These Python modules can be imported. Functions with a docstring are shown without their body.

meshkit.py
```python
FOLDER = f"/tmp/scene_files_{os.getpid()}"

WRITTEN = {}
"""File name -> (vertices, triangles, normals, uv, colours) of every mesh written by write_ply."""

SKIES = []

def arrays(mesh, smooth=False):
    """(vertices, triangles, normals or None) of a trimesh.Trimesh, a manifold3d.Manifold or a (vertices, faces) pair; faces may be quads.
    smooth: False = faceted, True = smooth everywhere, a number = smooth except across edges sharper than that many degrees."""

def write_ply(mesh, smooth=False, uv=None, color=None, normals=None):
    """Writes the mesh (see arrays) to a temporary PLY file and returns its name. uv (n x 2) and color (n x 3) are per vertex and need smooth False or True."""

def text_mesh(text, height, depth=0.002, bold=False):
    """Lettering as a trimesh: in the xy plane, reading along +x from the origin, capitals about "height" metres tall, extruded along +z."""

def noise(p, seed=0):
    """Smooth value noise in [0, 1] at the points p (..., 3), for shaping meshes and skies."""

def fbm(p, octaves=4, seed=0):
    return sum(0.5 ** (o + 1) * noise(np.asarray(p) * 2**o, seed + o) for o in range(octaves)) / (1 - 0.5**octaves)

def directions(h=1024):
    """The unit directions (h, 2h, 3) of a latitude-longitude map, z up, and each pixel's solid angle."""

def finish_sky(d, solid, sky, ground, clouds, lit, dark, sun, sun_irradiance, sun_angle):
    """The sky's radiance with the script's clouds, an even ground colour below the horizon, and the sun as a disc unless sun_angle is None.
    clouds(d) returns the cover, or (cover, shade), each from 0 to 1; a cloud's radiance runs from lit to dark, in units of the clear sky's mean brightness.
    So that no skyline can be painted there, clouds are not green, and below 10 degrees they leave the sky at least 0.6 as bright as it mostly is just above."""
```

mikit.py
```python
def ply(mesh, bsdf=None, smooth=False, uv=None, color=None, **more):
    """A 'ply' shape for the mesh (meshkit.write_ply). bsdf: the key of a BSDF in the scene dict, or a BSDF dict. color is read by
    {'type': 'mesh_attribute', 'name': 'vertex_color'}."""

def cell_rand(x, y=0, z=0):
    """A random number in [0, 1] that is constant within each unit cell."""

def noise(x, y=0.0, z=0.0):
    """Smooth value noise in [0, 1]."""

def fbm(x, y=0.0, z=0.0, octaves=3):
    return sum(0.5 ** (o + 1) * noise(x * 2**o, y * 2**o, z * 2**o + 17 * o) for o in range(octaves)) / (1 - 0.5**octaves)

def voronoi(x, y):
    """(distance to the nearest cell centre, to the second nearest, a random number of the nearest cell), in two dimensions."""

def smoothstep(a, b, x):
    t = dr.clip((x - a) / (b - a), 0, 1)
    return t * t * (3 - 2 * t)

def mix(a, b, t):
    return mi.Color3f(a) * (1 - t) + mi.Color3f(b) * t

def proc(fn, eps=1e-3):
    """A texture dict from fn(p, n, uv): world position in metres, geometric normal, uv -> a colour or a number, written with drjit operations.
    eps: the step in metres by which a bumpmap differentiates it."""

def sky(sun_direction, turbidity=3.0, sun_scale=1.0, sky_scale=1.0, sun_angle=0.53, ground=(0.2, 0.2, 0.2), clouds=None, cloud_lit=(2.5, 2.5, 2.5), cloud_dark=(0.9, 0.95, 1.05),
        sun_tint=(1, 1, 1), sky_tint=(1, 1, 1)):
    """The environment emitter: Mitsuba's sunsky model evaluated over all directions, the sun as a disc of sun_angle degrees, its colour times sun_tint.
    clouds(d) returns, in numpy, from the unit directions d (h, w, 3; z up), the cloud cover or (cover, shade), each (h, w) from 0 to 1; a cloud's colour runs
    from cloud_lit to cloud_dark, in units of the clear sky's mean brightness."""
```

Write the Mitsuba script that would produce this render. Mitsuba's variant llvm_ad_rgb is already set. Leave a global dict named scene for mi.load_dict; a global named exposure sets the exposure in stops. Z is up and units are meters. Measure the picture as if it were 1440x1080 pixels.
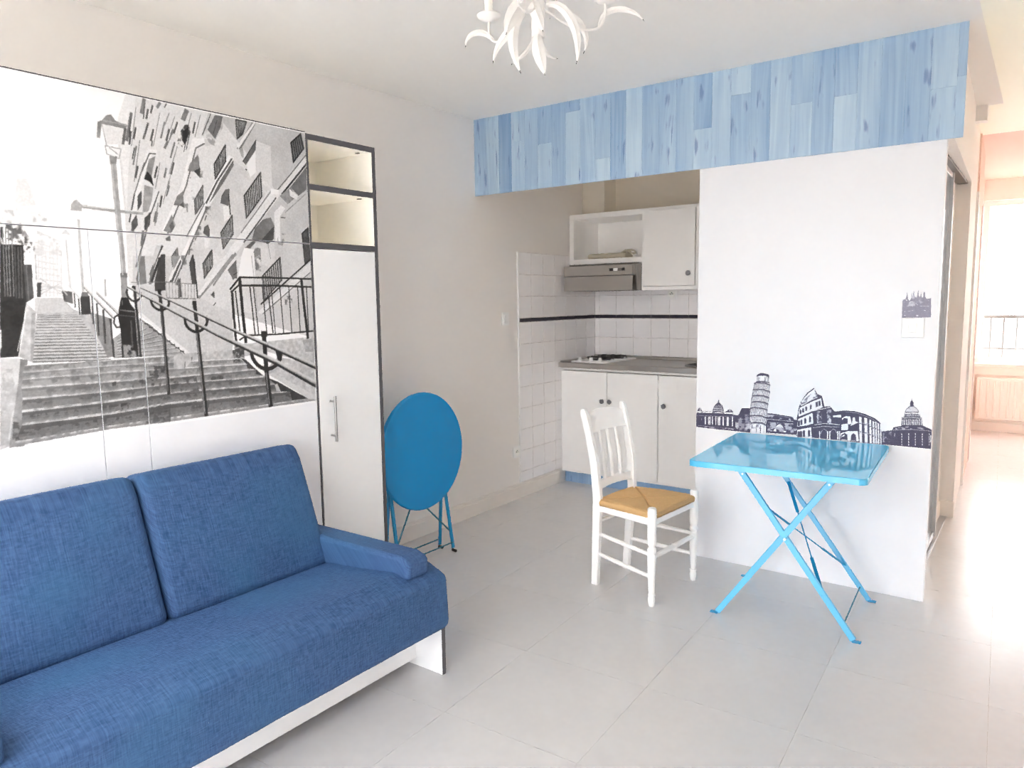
import math, random
import numpy as np, trimesh, drjit as dr, mitsuba as mi
import mikit, meshkit
from mikit import proc, noise, fbm, smoothstep, mix, cell_rand
T = mi.ScalarTransform4f
random.seed(7); RNG = np.random.default_rng(7)
scene, labels = {}, {}

# ------------------------------------------------------------------ camera, sky, exposure
EYE = np.array([2.9336, 0.0, 1.3922])
FWD = np.array([-0.58746998, 0.8010339, -0.11499438])
UP = np.array([-0.05689559, 0.10086495, 0.99327194])
scene['camera'] = {'type': 'perspective', 'fov': math.degrees(2 * math.atan(720 / 1023.43)), 'fov_axis': 'x', 'near_clip': 0.02, 'far_clip': 100.0,
                   'to_world': T().look_at(origin=EYE.tolist(), target=(EYE + FWD).tolist(), up=UP.tolist())}
scene['sky'] = mikit.sky(sun_direction=(0.35, -0.6, 0.72), turbidity=4.0, sun_scale=0.0, sky_scale=1.0, ground=(0.45, 0.45, 0.44),
                         clouds=lambda d: (np.full(d.shape[:2], 0.93), 0.15 * np.ones(d.shape[:2])), cloud_lit=(2.5, 2.5, 2.5), cloud_dark=(1.6, 1.62, 1.66))
exposure = 5.0

# ------------------------------------------------------------------ helpers
def s2l(*c):
    c = np.array(c[0] if len(c) == 1 else c, float) / 255
    return [float(x) for x in np.where(c <= 0.04045, c / 12.92, ((c + 0.055) / 1.055) ** 2.4)]

def mat(name, color, rough=0.5, spec=0.5, metallic=0.0, coat=0.0, sheen=0.0, two=True, bump=None, bump_scale=0.001, eps=1e-3):
    col = color if isinstance(color, dict) else {'type': 'rgb', 'value': list(color)}
    b = {'type': 'principled', 'base_color': col, 'roughness': rough, 'specular': spec, 'metallic': metallic, 'clearcoat': coat, 'clearcoat_gloss': 0.9, 'sheen': sheen}
    if bump is not None:
        b = {'type': 'bumpmap', 'arbitrary': proc(bump, eps), 'scale': bump_scale, 'bsdf': b}
    scene[name] = {'type': 'twosided', 'bsdf': b} if two else b
    return name

def key_for(base):
    used = lambda k: k in scene or k in labels or any(s.startswith(k + '__') for s in scene)
    if not used(base): return base
    n = 1
    while used('%s_%03d' % (base, n)): n += 1
    return '%s_%03d' % (base, n)

_count = {}
def part_key(parent, name):
    base = parent + '__' + name
    n = _count.get(base, -1) + 1; _count[base] = n
    return base if n == 0 else '%s_%03d' % (base, n)

def thing(name, label, category, group=None):
    k = key_for(name); labels[k] = {'label': label, 'category': category}
    if group: labels[k]['group'] = group
    return k

def part(parent, name, mesh, bsdf, smooth=False, label=None, **kw):
    k = part_key(parent, name)
    scene[k] = mikit.ply(mesh, bsdf, smooth=smooth, **kw) if not isinstance(mesh, dict) else mesh
    if label: labels[k] = {'label': label}
    return k

def struct(name, mesh, bsdf, label=None, smooth=False):
    scene[name] = mikit.ply(mesh, bsdf, smooth=smooth)
    labels[name] = {'kind': 'structure', 'label': label or name.replace('_', ' ')}
    return name

def cat(*ms):
    ms = [m for g in ms for m in (g if isinstance(g, (list, tuple)) else [g])]
    return trimesh.util.concatenate(ms)

def hull(pts):
    return trimesh.convex.convex_hull(np.asarray(pts, float))

def box(x0, x1, y0, y1, z0, z1):
    m = trimesh.creation.box(extents=(x1 - x0, y1 - y0, z1 - z0)); m.apply_translation(((x0 + x1) / 2, (y0 + y1) / 2, (z0 + z1) / 2)); return m

def cbox(x0, x1, y0, y1, z0, z1, c=0.002):
    """box with chamfered edges"""
    c = min(c, (x1 - x0) * .45, (y1 - y0) * .45, (z1 - z0) * .45)
    P = []
    for sx, a in ((1, x0), (-1, x1)):
        for sy, b in ((1, y0), (-1, y1)):
            for sz, d in ((1, z0), (-1, z1)):
                P += [(a, b + sy * c, d + sz * c), (a + sx * c, b, d + sz * c), (a + sx * c, b + sy * c, d)]
    return hull(P)

def tube(path, r, n=12, closed_ends=True):
    """swept round tube, r a number or one per point"""
    P = np.asarray(path, float); r = np.broadcast_to(r, len(P)).astype(float)
    t = np.gradient(P, axis=0); t /= np.linalg.norm(t, axis=1, keepdims=True)
    a = np.array([0, 0, 1.0]) if abs(t[0][2]) < .9 else np.array([1.0, 0, 0])
    V = []
    for i in range(len(P)):
        a = a - t[i] * (a @ t[i]); a /= np.linalg.norm(a); b = np.cross(t[i], a)
        th = np.arange(n) * 2 * np.pi / n
        V.append(P[i] + r[i] * (np.cos(th)[:, None] * a + np.sin(th)[:, None] * b))
    F = []
    for i in range(len(P) - 1):
        for j in range(n):
            p, q_ = i * n + j, i * n + (j + 1) % n
            F += [(p, q_, q_ + n), (p, q_ + n, p + n)]
    V = np.vstack(V)
    if closed_ends:
        V = np.vstack([V, P[:1], P[-1:]]); c0, c1 = len(V) - 2, len(V) - 1; m = (len(P) - 1) * n
        for j in range(n):
            F += [(c0, (j + 1) % n, j), (c1, m + j, m + (j + 1) % n)]
    return trimesh.Trimesh(V, F, process=False)

def spline(pts, n=16):
    from scipy.interpolate import CubicSpline
    P = np.asarray(pts, float); s = np.r_[0, np.cumsum(np.linalg.norm(np.diff(P, axis=0), axis=1))]
    return CubicSpline(s, P)(np.linspace(0, s[-1], n))

def lathe(profile, n=24, center=(0, 0, 0)):
    m = trimesh.creation.revolve(np.asarray(profile, float), sections=n); m.apply_translation(center); return m

def extrude(poly, depth, frame):
    """poly (list of 2-D points or shapely) extruded by depth; frame: (origin, u, v, w) world axes"""
    from shapely.geometry import Polygon
    p = Polygon(poly) if not hasattr(poly, 'exterior') else poly
    m = trimesh.creation.extrude_polygon(p, depth, engine='earcut')
    o, u, v, w = (np.asarray(a, float) for a in frame)
    M = np.eye(4); M[:3, 0], M[:3, 1], M[:3, 2], M[:3, 3] = u, v, w, o
    if np.linalg.det(M[:3, :3]) < 0:
        m.apply_transform(M); m.invert() if m.volume < 0 else None; return m
    m.apply_transform(M); return m

def rrect(w, h, r, n=6):
    """rounded rectangle outline centred on the origin"""
    pts = []
    for cx, cy, a0 in ((w / 2 - r, h / 2 - r, 0), (-w / 2 + r, h / 2 - r, 90), (-w / 2 + r, -h / 2 + r, 180), (w / 2 - r, -h / 2 + r, 270)):
        for k in range(n + 1):
            a = math.radians(a0 + 90 * k / n); pts.append((cx + r * math.cos(a), cy + r * math.sin(a)))
    return pts

def bar(a, b, w, t, side, c=0.0006):
    """flat bar from a to b; w wide along 'side', t thick along the third axis"""
    a, b = np.asarray(a, float), np.asarray(b, float); d = (b - a) / np.linalg.norm(b - a)
    s = np.asarray(side, float); s = s - d * (s @ d); s /= np.linalg.norm(s); k = np.cross(d, s)
    L = np.linalg.norm(b - a); m = cbox(0, L, -w / 2, w / 2, -t / 2, t / 2, c)
    M = np.eye(4); M[:3, 0], M[:3, 1], M[:3, 2], M[:3, 3] = d, s, k, a
    m.apply_transform(M); return m

def soft(points, r, cell=0.03):
    """convex rounded body: hull of spheres of radius r at the points, refined"""
    import manifold3d as m3
    S = m3.Manifold.sphere(r, 32)
    H = m3.Manifold.batch_hull([S.translate(tuple(float(x) for x in p)) for p in points])
    H = H.refine_to_length(cell).to_mesh()
    return trimesh.Trimesh(H.vert_properties[:, :3], H.tri_verts, process=False)

def moved(m, M):
    m = m.copy(); m.apply_transform(M); return m

def rot_z(deg, at=(0, 0, 0)):
    return trimesh.transformations.rotation_matrix(math.radians(deg), (0, 0, 1), at)

# ------------------------------------------------------------------ materials
def wall_relief(p, n, uv): return fbm(p.x * 60 + p.y * 17, p.y * 60, p.z * 60)
mat('m_wall', s2l(239, 235, 231), 0.6, 0.3, bump=wall_relief, bump_scale=0.0006)
mat('m_ceiling', s2l(231, 229, 225), 0.7, 0.25)
mat('m_kitchen_wall', s2l(232, 224, 211), 0.6, 0.3)
mat('m_hall_ceiling', s2l(243, 241, 222), 0.45, 0.4)
mat('m_salmon', s2l(240, 208, 195), 0.6, 0.3)
mat('m_panel', s2l(234, 234, 237), 0.35, 0.5)
mat('m_trim', s2l(236, 230, 223), 0.45, 0.5)
def floor_col(p, n, uv):
    a = fbm(p.x * 2.2, p.y * 2.2, 3.0); b = noise(p.x * 45, p.y * 45, 1.0)
    return mix((0.545, 0.535, 0.530), (0.610, 0.599, 0.594), 0.75 * a + 0.25 * b)
def floor_bump(p, n, uv): return fbm(p.x * 9, p.y * 9, 0.0)
mat('m_floor', proc(floor_col), 0.24, 0.6, bump=floor_bump, bump_scale=0.0008, eps=4e-3)
mat('m_grout_floor', s2l(185, 178, 170), 0.8, 0.2)
mat('m_white', s2l(240, 240, 240), 0.35, 0.5)
mat('m_niche', s2l(253, 250, 242), 0.4, 0.4)
mat('m_white_satin', s2l(243, 242, 240), 0.3, 0.5)
mat('m_cab', s2l(244, 242, 240), 0.45, 0.4)
mat('m_dark_edge', s2l(88, 86, 90), 0.5, 0.4)
mat('m_tile', s2l(244, 242, 243), 0.12, 0.5)
mat('m_tile_black', s2l(42, 38, 50), 0.15, 0.5)
mat('m_grout', s2l(205, 198, 195), 0.8, 0.2)
def brushed(p, n, uv): return fbm(p.x * 4, p.y * 400, p.z * 400)
mat('m_steel', s2l(176, 171, 166), 0.36, 0.5, metallic=0.9)
mat('m_steel_dark', s2l(120, 116, 112), 0.4, 0.5, metallic=0.8)
mat('m_alu', s2l(196, 197, 199), 0.32, 0.5, metallic=0.8)
mat('m_chrome', s2l(165, 163, 162), 0.3, 0.5, metallic=0.9)
mat('m_black', s2l(38, 36, 36), 0.4, 0.5)
mat('m_knob', s2l(128, 129, 134), 0.3, 0.5, metallic=0.4)
mat('m_mirror', (0.86, 0.88, 0.88), 0.05, 0.5, metallic=1.0)
mat('m_cyan', s2l(78, 180, 222), 0.06, 0.7, coat=1.0)
mat('m_cyan_dark', s2l(34, 140, 190), 0.3, 0.5)
mat('m_round', s2l(24, 138, 198), 0.34, 0.4)
mat('m_rod', s2l(58, 120, 140), 0.4, 0.5, metallic=0.3)
mat('m_rivet', s2l(215, 232, 240), 0.25, 0.5, metallic=0.6)
mat('m_lamp', s2l(233, 230, 227), 0.45, 0.4)
mat('m_candle', s2l(247, 245, 236), 0.5, 0.4)
mat('m_hose', s2l(190, 182, 164), 0.5, 0.4)
mat('m_window_frame', s2l(246, 245, 243), 0.3, 0.5)
mat('m_cream', s2l(250, 248, 242), 0.5, 0.4)
scene['m_glass'] = {'type': 'thindielectric', 'int_ior': 1.5}
def fabric_col(p, n, uv):
    big = fbm(p.x * 3.5, p.y * 3.5, p.z * 3.5)
    a = noise(p.y * 420, (p.x + p.z) * 60, 0.0); b = noise(p.y * 60, (p.x + p.z) * 420, 5.0)
    c = fbm(p.y * 270, (p.x + p.z) * 60, 9.0); d = fbm(p.y * 60, (p.x + p.z) * 270, 3.0)
    t = dr.clip(0.25 * a + 0.25 * b + 0.35 * c + 0.35 * d - 0.15, 0, 1)
    col = mix((0.017, 0.046, 0.135), (0.078, 0.156, 0.310), t)
    return mix(col, mi.Color3f(0.040, 0.130, 0.255), dr.clip((big - 0.45) * 1.6, 0, 0.55))
def fabric_bump(p, n, uv): return 0.5 * noise(p.y * 420, (p.x + p.z) * 60, 0.0) + 0.5 * noise(p.y * 60, (p.x + p.z) * 420, 5.0)
mat('m_fabric', proc(fabric_col), 0.75, 0.25, sheen=0.5, bump=fabric_bump, bump_scale=0.0006)
def plank_col(p, n, uv):
    tone, seed = uv.x, uv.y * 97.0
    w = (fbm(p.x * 7 + seed, p.z * 2.0, seed) - 0.5) * 0.05
    g = fbm((p.x + w) * 85 + seed * 3, p.z * 3.2, seed); g2 = noise((p.x + w) * 260 + seed, p.z * 6.0, seed)
    broad = fbm((p.x + w) * 14 + seed, p.z * 1.5, seed + 4)
    t = dr.clip(tone + 0.55 * (g - 0.5) + 0.12 * (g2 - 0.5) + 0.85 * (broad - 0.5), 0, 1)
    col = mix((0.245, 0.395, 0.605), (0.530, 0.670, 0.800), t)
    knot = smoothstep(0.70, 0.85, fbm((p.x + w) * 40 + seed * 7, p.z * 7.5 + seed, 2.0))
    return mix(col, mi.Color3f(0.15, 0.24, 0.46), knot * 0.7)
mat('m_plank', proc(plank_col), 0.45, 0.4)
def rush_col(p, n, uv):
    return mix((0.47, 0.27, 0.11), (0.74, 0.48, 0.23), fbm(uv.x * 60, uv.y * 7, 1.0) * 0.75 + 0.25 * noise(uv.x * 9, uv.y * 2.0, 2.0))
mat('m_rush', proc(rush_col), 0.65, 0.3)
mat('m_print', {'type': 'mesh_attribute', 'name': 'vertex_color'}, 0.32, 0.5)
mat('m_sticker', {'type': 'mesh_attribute', 'name': 'vertex_color'}, 0.5, 0.4)

# ------------------------------------------------------------------ room shell
H = 2.5
CB, PB, PX0, PX1 = 3.636, 3.657, 1.461, 2.554   # bulkhead front, partition front, partition ends
KY = 5.134                                       # kitchen back wall
XR = 4.3                                         # right wall
YN, YF = -0.5, 8.73                              # wall behind the camera, far wall
hallx = lambda y: 2.529 - 0.040 * (y - 5.2)

struct('floor', box(-0.1, XR + .1, YN - .1, YF + .1, -0.06, -0.0015), 'm_grout_floor', 'light grey vinyl tiled floor')
# vinyl tiles, 51 cm, laid about two degrees off the walls
a = math.radians(2.3); U = np.array([math.cos(a), math.sin(a)]); W = np.array([-math.sin(a), math.cos(a)]); O = np.array([1.335, 2.25]); S = 0.5125
from shapely.geometry import Polygon, box as sbox
room = sbox(0.0, YN, XR, YF)
for i in range(-5, 9):
    for j in range(-8, 15):
        g = 0.0005
        P = Polygon([O + U * (i + di) * S + W * (j + dj) * S + U * sx * g + W * sy * g for di, dj, sx, sy in ((0, 0, 1, 1), (1, 0, -1, 1), (1, 1, -1, -1), (0, 1, 1, -1))]).intersection(room)
        if P.is_empty or P.area < 1e-3 or P.geom_type != 'Polygon': continue
        part('floor', 'tile', extrude(P, 0.004, ((0, 0, -0.004), (1, 0, 0), (0, 1, 0), (0, 0, 1))), 'm_floor')
struct('ceiling', cat(box(-0.1, 2.66, YN - .1, 5.3, H, H + .08), box(2.66, XR + .1, YN - .1, 3.4, H, H + .08)), 'm_ceiling', 'plain white ceiling over the room')
struct('ceiling_hall', cat(box(2.35, 2.66, 5.3, 6.25, H, H + .08), box(2.66, XR + .1, 3.4, 6.25, H, H + .08)), 'm_hall_ceiling', 'cream ceiling of the passage')
struct('ceiling_bedroom', box(2.2, XR + .1, 6.25, YF + .1, H, H + .08), 'm_salmon', 'salmon pink ceiling of the far room')
struct('wall_left', box(-0.1, 0, YN - .1, KY + .1, 0, H), 'm_wall', 'off white painted wall behind the wall bed')
struct('wall_right', box(XR, XR + .1, YN - .1, YF + .1, 0, H), 'm_wall', 'white wall right of the camera')
wx0, wx1, wz1 = 0.45, 2.65, 2.28
struct('wall_rear', cat(box(-.1, wx0, YN - .1, YN, 0, H), box(wx1, XR + .1, YN - .1, YN, 0, H), box(wx0, wx1, YN - .1, YN, wz1, H)), 'm_wall', 'wall with the balcony door behind the camera')
struct('wall_kitchen', box(-0.1, 2.45, KY, KY + .1, 0, H), 'm_kitchen_wall', 'beige back wall of the kitchen niche')
struct('wall_kitchen_side', box(PX0, PX0 + .05, PB + .04, KY, 0, H), 'm_kitchen_wall', 'right side wall of the kitchen niche')
struct('wall_partition', cbox(PX0, PX1, PB, PB + .04, 0, H, .001), 'm_panel', 'smooth white partition panel right of the kitchen niche')
struct('wall_niche', box(2.38, 2.45, PB + .04, 5.2, 0, H), 'm_wall', 'beige wall behind the sliding door')
def slanted(y0, y1, x_off, t, z0, z1):
    P = [(hallx(y0) + x_off, y0), (hallx(y1) + x_off, y1), (hallx(y1) + x_off - t, y1), (hallx(y0) + x_off - t, y0)]
    return extrude(P, z1 - z0, ((0, 0, z0), (1, 0, 0), (0, 1, 0), (0, 0, 1)))
struct('wall_hall', slanted(5.2, 6.18, 0, .2, 0, H), 'm_wall', 'beige wall end beside the passage')
struct('wall_lintel', extrude([(2.45, PB + .0), (PX1 + .02, PB + .0), (hallx(5.2), 5.2), (2.45, 5.2)], H - 2.055, ((0, 0, 2.055), (1, 0, 0), (0, 1, 0), (0, 0, 1))), 'm_wall', 'beige beam over the sliding door')
struct('wall_bedroom', cat(slanted(6.18, 7.15, 0.012, .2, 0, H), slanted(7.15, YF, -0.02, .2, 0, H)), 'm_salmon', 'salmon pink side wall of the far room')
fx0, fx1, fz0, fz1 = 2.36, 4.22, 0.69, 2.30
struct('wall_far', cat(box(2.1, fx0, YF, YF + .15, 0, H), box(fx1, XR + .1, YF, YF + .15, 0, H), box(fx0, fx1, YF, YF + .15, 0, fz0), box(fx0, fx1, YF, YF + .15, fz1, H)), 'm_cream', 'cream wall around the far window')
struct('trim_1', box(hallx(5.3) - .03, hallx(5.3) + .06, 5.26, 5.34, 2.41, H), 'm_wall', 'small boxed beam end under the passage ceiling')
for k, (yy, off) in enumerate(((6.18, .016), (7.15, .022))):
    struct('trim_%d' % (k + 2), slanted(yy - .05, yy + .03, off, .06, 0, 2.1), 'm_white_satin', 'white door frame edge along the passage')
# skirting boards
def skirting(y0, y1, x):
    return cat(cbox(x, x + .012, y0, y1, 0, .088, .002), cbox(x, x + .008, y0, y1, .086, .108, .002))
struct('baseboard_left', skirting(2.40, 4.59, 0), 'm_trim', 'painted skirting board below the left wall')
struct('baseboard_hall', cat(cbox(2.45, 2.462, 4.65, 5.2, 0, .1), cbox(2.45, 2.535, 5.188, 5.2, 0, .1)), 'm_trim', 'skirting board around the wall end')
struct('baseboard_far', cbox(fx0 - .02, XR, YF - .015, YF, 0, .095), 'm_cream', 'cream skirting below the radiator')

# bulkhead of blue planks over the kitchen
struct('wall_bulkhead', box(0, 2.606, CB + .006, CB + .021, 2.041, H), 'm_wall', 'bulkhead faced with blue wood planks above the kitchen niche')
tones = [(.5,), (.78,), (.2,), (.62, 2.33, .75), (.42,), (.22, 2.29, .75), (.3,), (.33, 2.44, .7), (.58,), (.62, 2.16, .8), (.28,), (.86,), (.36,), (.5,), (.48,), (.34, 2.235, .78), (.74,),
         (.92, 2.37, .33), (.42,), (.78,), (.48, 2.28, .72), (.45,), (.42, 2.285, .78), (.62,), (.38,), (.42,), (.78, 2.25, .72), (.48, 2.285, .7), (.5,)]
pw = 0.0955
for k, tn in enumerate(tones):
    x0, x1 = k * pw, min((k + 1) * pw, 2.612)
    if x1 - x0 < .01: continue
    cuts = [(2.039, H, tn[0])] if len(tn) == 1 else [(tn[1], H, tn[0]), (2.039, tn[1], tn[2])]
    for z0, z1, t in cuts:
        m = cbox(x0 + .0002, x1 - .0002, CB, CB + .006, z0 + .0002, z1 - .0002, .0004)
        part('wall_bulkhead', 'plank', m, 'm_plank', uv=np.tile([[t, RNG.uniform()]], (len(m.vertices), 1)))

# wall tiles of the kitchen: 15 cm white squares around a black band
TS, GAP = 0.15, 0.0015
zb0, zb1 = 1.236, 1.264
rows = [(zb1 + i * TS, zb1 + (i + 1) * TS) for i in range(3)] + [(zb0 - (i + 1) * TS, zb0 - i * TS) for i in range(8)]
def tile_box(side, u0, u1, z0, z1, t=.007):
    return cbox(0.0, t, u0 + GAP, u1 - GAP, z0 + GAP, z1 - GAP, .0012) if side == 'l' else cbox(u0 + GAP, u1 - GAP, KY - t, KY, z0 + GAP, z1 - GAP, .0012)
y_edges = [4.083 + .151 * i for i in range(8)]; y_edges[-1] = KY - .007
x_edges = [0.007, 0.049] + [0.049 + TS * i for i in range(1, 10)] + [PX0]
for z0, z1 in rows:
    z0 = max(z0, .109)
    if z1 - z0 < .03: continue
    for a0, a1 in zip(y_edges[:-1], y_edges[1:]):
        part('wall_left', 'tile', tile_box('l', a0, a1, z0, z1), 'm_tile')
    if z0 > .75:
        for a0, a1 in zip(x_edges[:-1], x_edges[1:]):
            part('wall_kitchen', 'tile', tile_box('b', a0, a1, z0, z1), 'm_tile')
for a0, a1 in zip(y_edges[:-1], y_edges[1:]):
    part('wall_left', 'band_tile', tile_box('l', a0, a1, zb0, zb1, .008), 'm_tile_black')
for a0, a1 in zip(x_edges[:-1], x_edges[1:]):
    part('wall_kitchen', 'band_tile', tile_box('b', a0, a1, zb0, zb1, .008), 'm_tile_black')
part('wall_left', 'grout', box(0, .0052, 4.083, KY, .109, zb1 + 3 * TS), 'm_grout')
part('wall_kitchen', 'grout', box(.007, PX0, KY - .0052, KY, .786, zb1 + 3 * TS), 'm_grout')
part('wall_left', 'tile_edging', cbox(0, .011, 4.073, 4.0835, .109, 1.716, .002), 'm_white')
part('wall_kitchen', 'duct', cbox(0, .19, 4.95, KY, 2.0, H, .001), 'm_kitchen_wall')

# balcony door behind the camera (the room's main light) and the far window
def glazing(key, x0, x1, y, z0, z1, bars, horiz=()):
    fr = [cbox(x0, x1, y - .03, y + .03, z1 - .05, z1), cbox(x0, x1, y - .03, y + .03, z0, z0 + .05)]
    fr += [cbox(b - .03, b + .03, y - .03, y + .03, z0 + .05, z1 - .05) for b in bars]
    part(key, 'frame', cat(fr), 'm_window_frame')
    for b0, b1 in zip(bars[:-1], bars[1:]):
        v = np.array([[b0 + .028, y, z0 + .045], [b1 - .028, y, z0 + .045], [b1 - .028, y, z1 - .045], [b0 + .028, y, z1 - .045]])
        part(key, 'pane', trimesh.Trimesh(v, [[0, 1, 2], [0, 2, 3]], process=False), 'm_glass')
labels['window_1'] = {'kind': 'structure', 'label': 'bright far window above the radiator'}
glazing('window_1', fx0, fx1, YF + .09, fz0, fz1, (fx0 + .03, 2.98, 3.60, fx1 - .03))
part('window_1', 'sill', cbox(fx0 - .02, fx1 + .02, YF - .05, YF + .06, fz0 - .035, fz0, .004), 'm_cream')
part('window_1', 'apron', cbox(fx0 - .02, fx1 + .02, YF - .012, YF, fz0 - .12, fz0 - .036, .003), 'm_cream')
labels['door_1'] = {'kind': 'structure', 'label': 'glazed balcony door behind the camera'}
glazing('door_1', wx0, wx1, YN - .05, 0, wz1, (wx0 + .03, wx0 + .75, wx0 + 1.47, wx1 - .03))
struct('floor_balcony', box(1.4, 4.8, YF + .15, YF + .75, -.12, 0), 'm_trim', 'narrow balcony slab outside the far window')
struct('floor_terrace', box(-.5, 4.5, -3.2, YN - .1, -.12, -.02), 'm_trim', 'pale terrace outside the balcony door')

# ------------------------------------------------------------------ wall bed, storage cabinet
BX = 0.42; BY0, BY1 = 0.36, 2.006; BT = 2.09; SEAM = 1.637; CUT = 0.966
bed = thing('wall_bed', 'white wall bed behind the blue sofa, printed with a grey photograph of steps', 'wall bed')
part(bed, 'carcass', cat(box(.02, BX - .021, BY0, BY0 + .02, 0, BT - .002), box(.02, BX - .021, BY1 - .02, BY1, 0, BT - .002), box(.02, BX - .021, BY0 + .02, BY1 - .02, BT - .022, BT - .002)), 'm_white')
part(bed, 'top_edge', cbox(BX - .021, BX, BY0, BY1, BT, BT + .004, .0005), 'm_dark_edge')
panels = [('upper_panel', BY0, BY1, SEAM + .0015, BT), ('lower_panel', BY0, 1.122, .30, SEAM - .0015), ('lower_panel', 1.124, 1.276, .30, SEAM - .0015), ('lower_panel', 1.278, BY1, .30, SEAM - .0015)]
PANELS = []
for nm, y0, y1, z0, z1 in panels:
    k = part(bed, nm, cbox(BX - .02, BX, y0, y1, z0, z1, .0006), 'm_panel')
    PANELS.append((k, y0 + .0006, y1 - .0006, max(z0 + .0006, CUT), z1 - .0006))

CY0, CY1, CT = 2.009, 2.394, 2.088
cab = thing('storage_cabinet', 'tall white narrow cabinet with dark edges and two open shelves beside the printed wall bed', 'cabinet')
fr = BX - .003
part(cab, 'body', cat(box(.01, fr, CY0, CY0 + .010, 0, CT), box(.01, fr, CY1 - .018, CY1, 0, CT), box(.01, fr, CY0 + .010, CY1 - .018, CT - .022, CT),
                      box(.01, .02, CY0 + .010, CY1 - .018, .0, CT - .022), box(.02, fr, CY0 + .010, CY1 - .018, .05, .07)), 'm_niche')
part(cab, 'edge_banding', cat(cbox(fr, BX, CY0, CY0 + .009, 0, CT, .0006), cbox(fr, BX, CY1 - .019, CY1, 0, CT, .0006), cbox(fr, BX, CY0 + .009, CY1 - .019, CT - .024, CT, .0006)), 'm_dark_edge')
for z in (1.862, 1.622):
    s = part(cab, 'shelf', box(.02, fr, CY0 + .010, CY1 - .018, z, z + .022), 'm_niche')
    part(s, 'edge_banding', cbox(fr, BX, CY0 + .009, CY1 - .019, z - .001, z + .023, .0006), 'm_dark_edge')
for z in (2.066, 1.862):
    for px_, py_ in ((.10, CY0 + .055), (.36, CY1 - .05)):
        part(cab, 'cam_cover', lathe([(0, 0), (.011, 0), (.011, -.004), (0, -.004)], 14, (px_, py_, z)), 'm_steel_dark')
d = part(cab, 'door', cbox(fr - .015, BX - .0005, CY0 + .011, CY1 - .021, .12, 1.618, .001), 'm_white')
hy = 2.078
hp = [tube([(BX + .033, hy, .785), (BX + .033, hy, .985)], .006, 14)] + [tube([(BX - .001, hy, z), (BX + .033, hy, z)], .0045, 12) for z in (.81, .962)]
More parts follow.
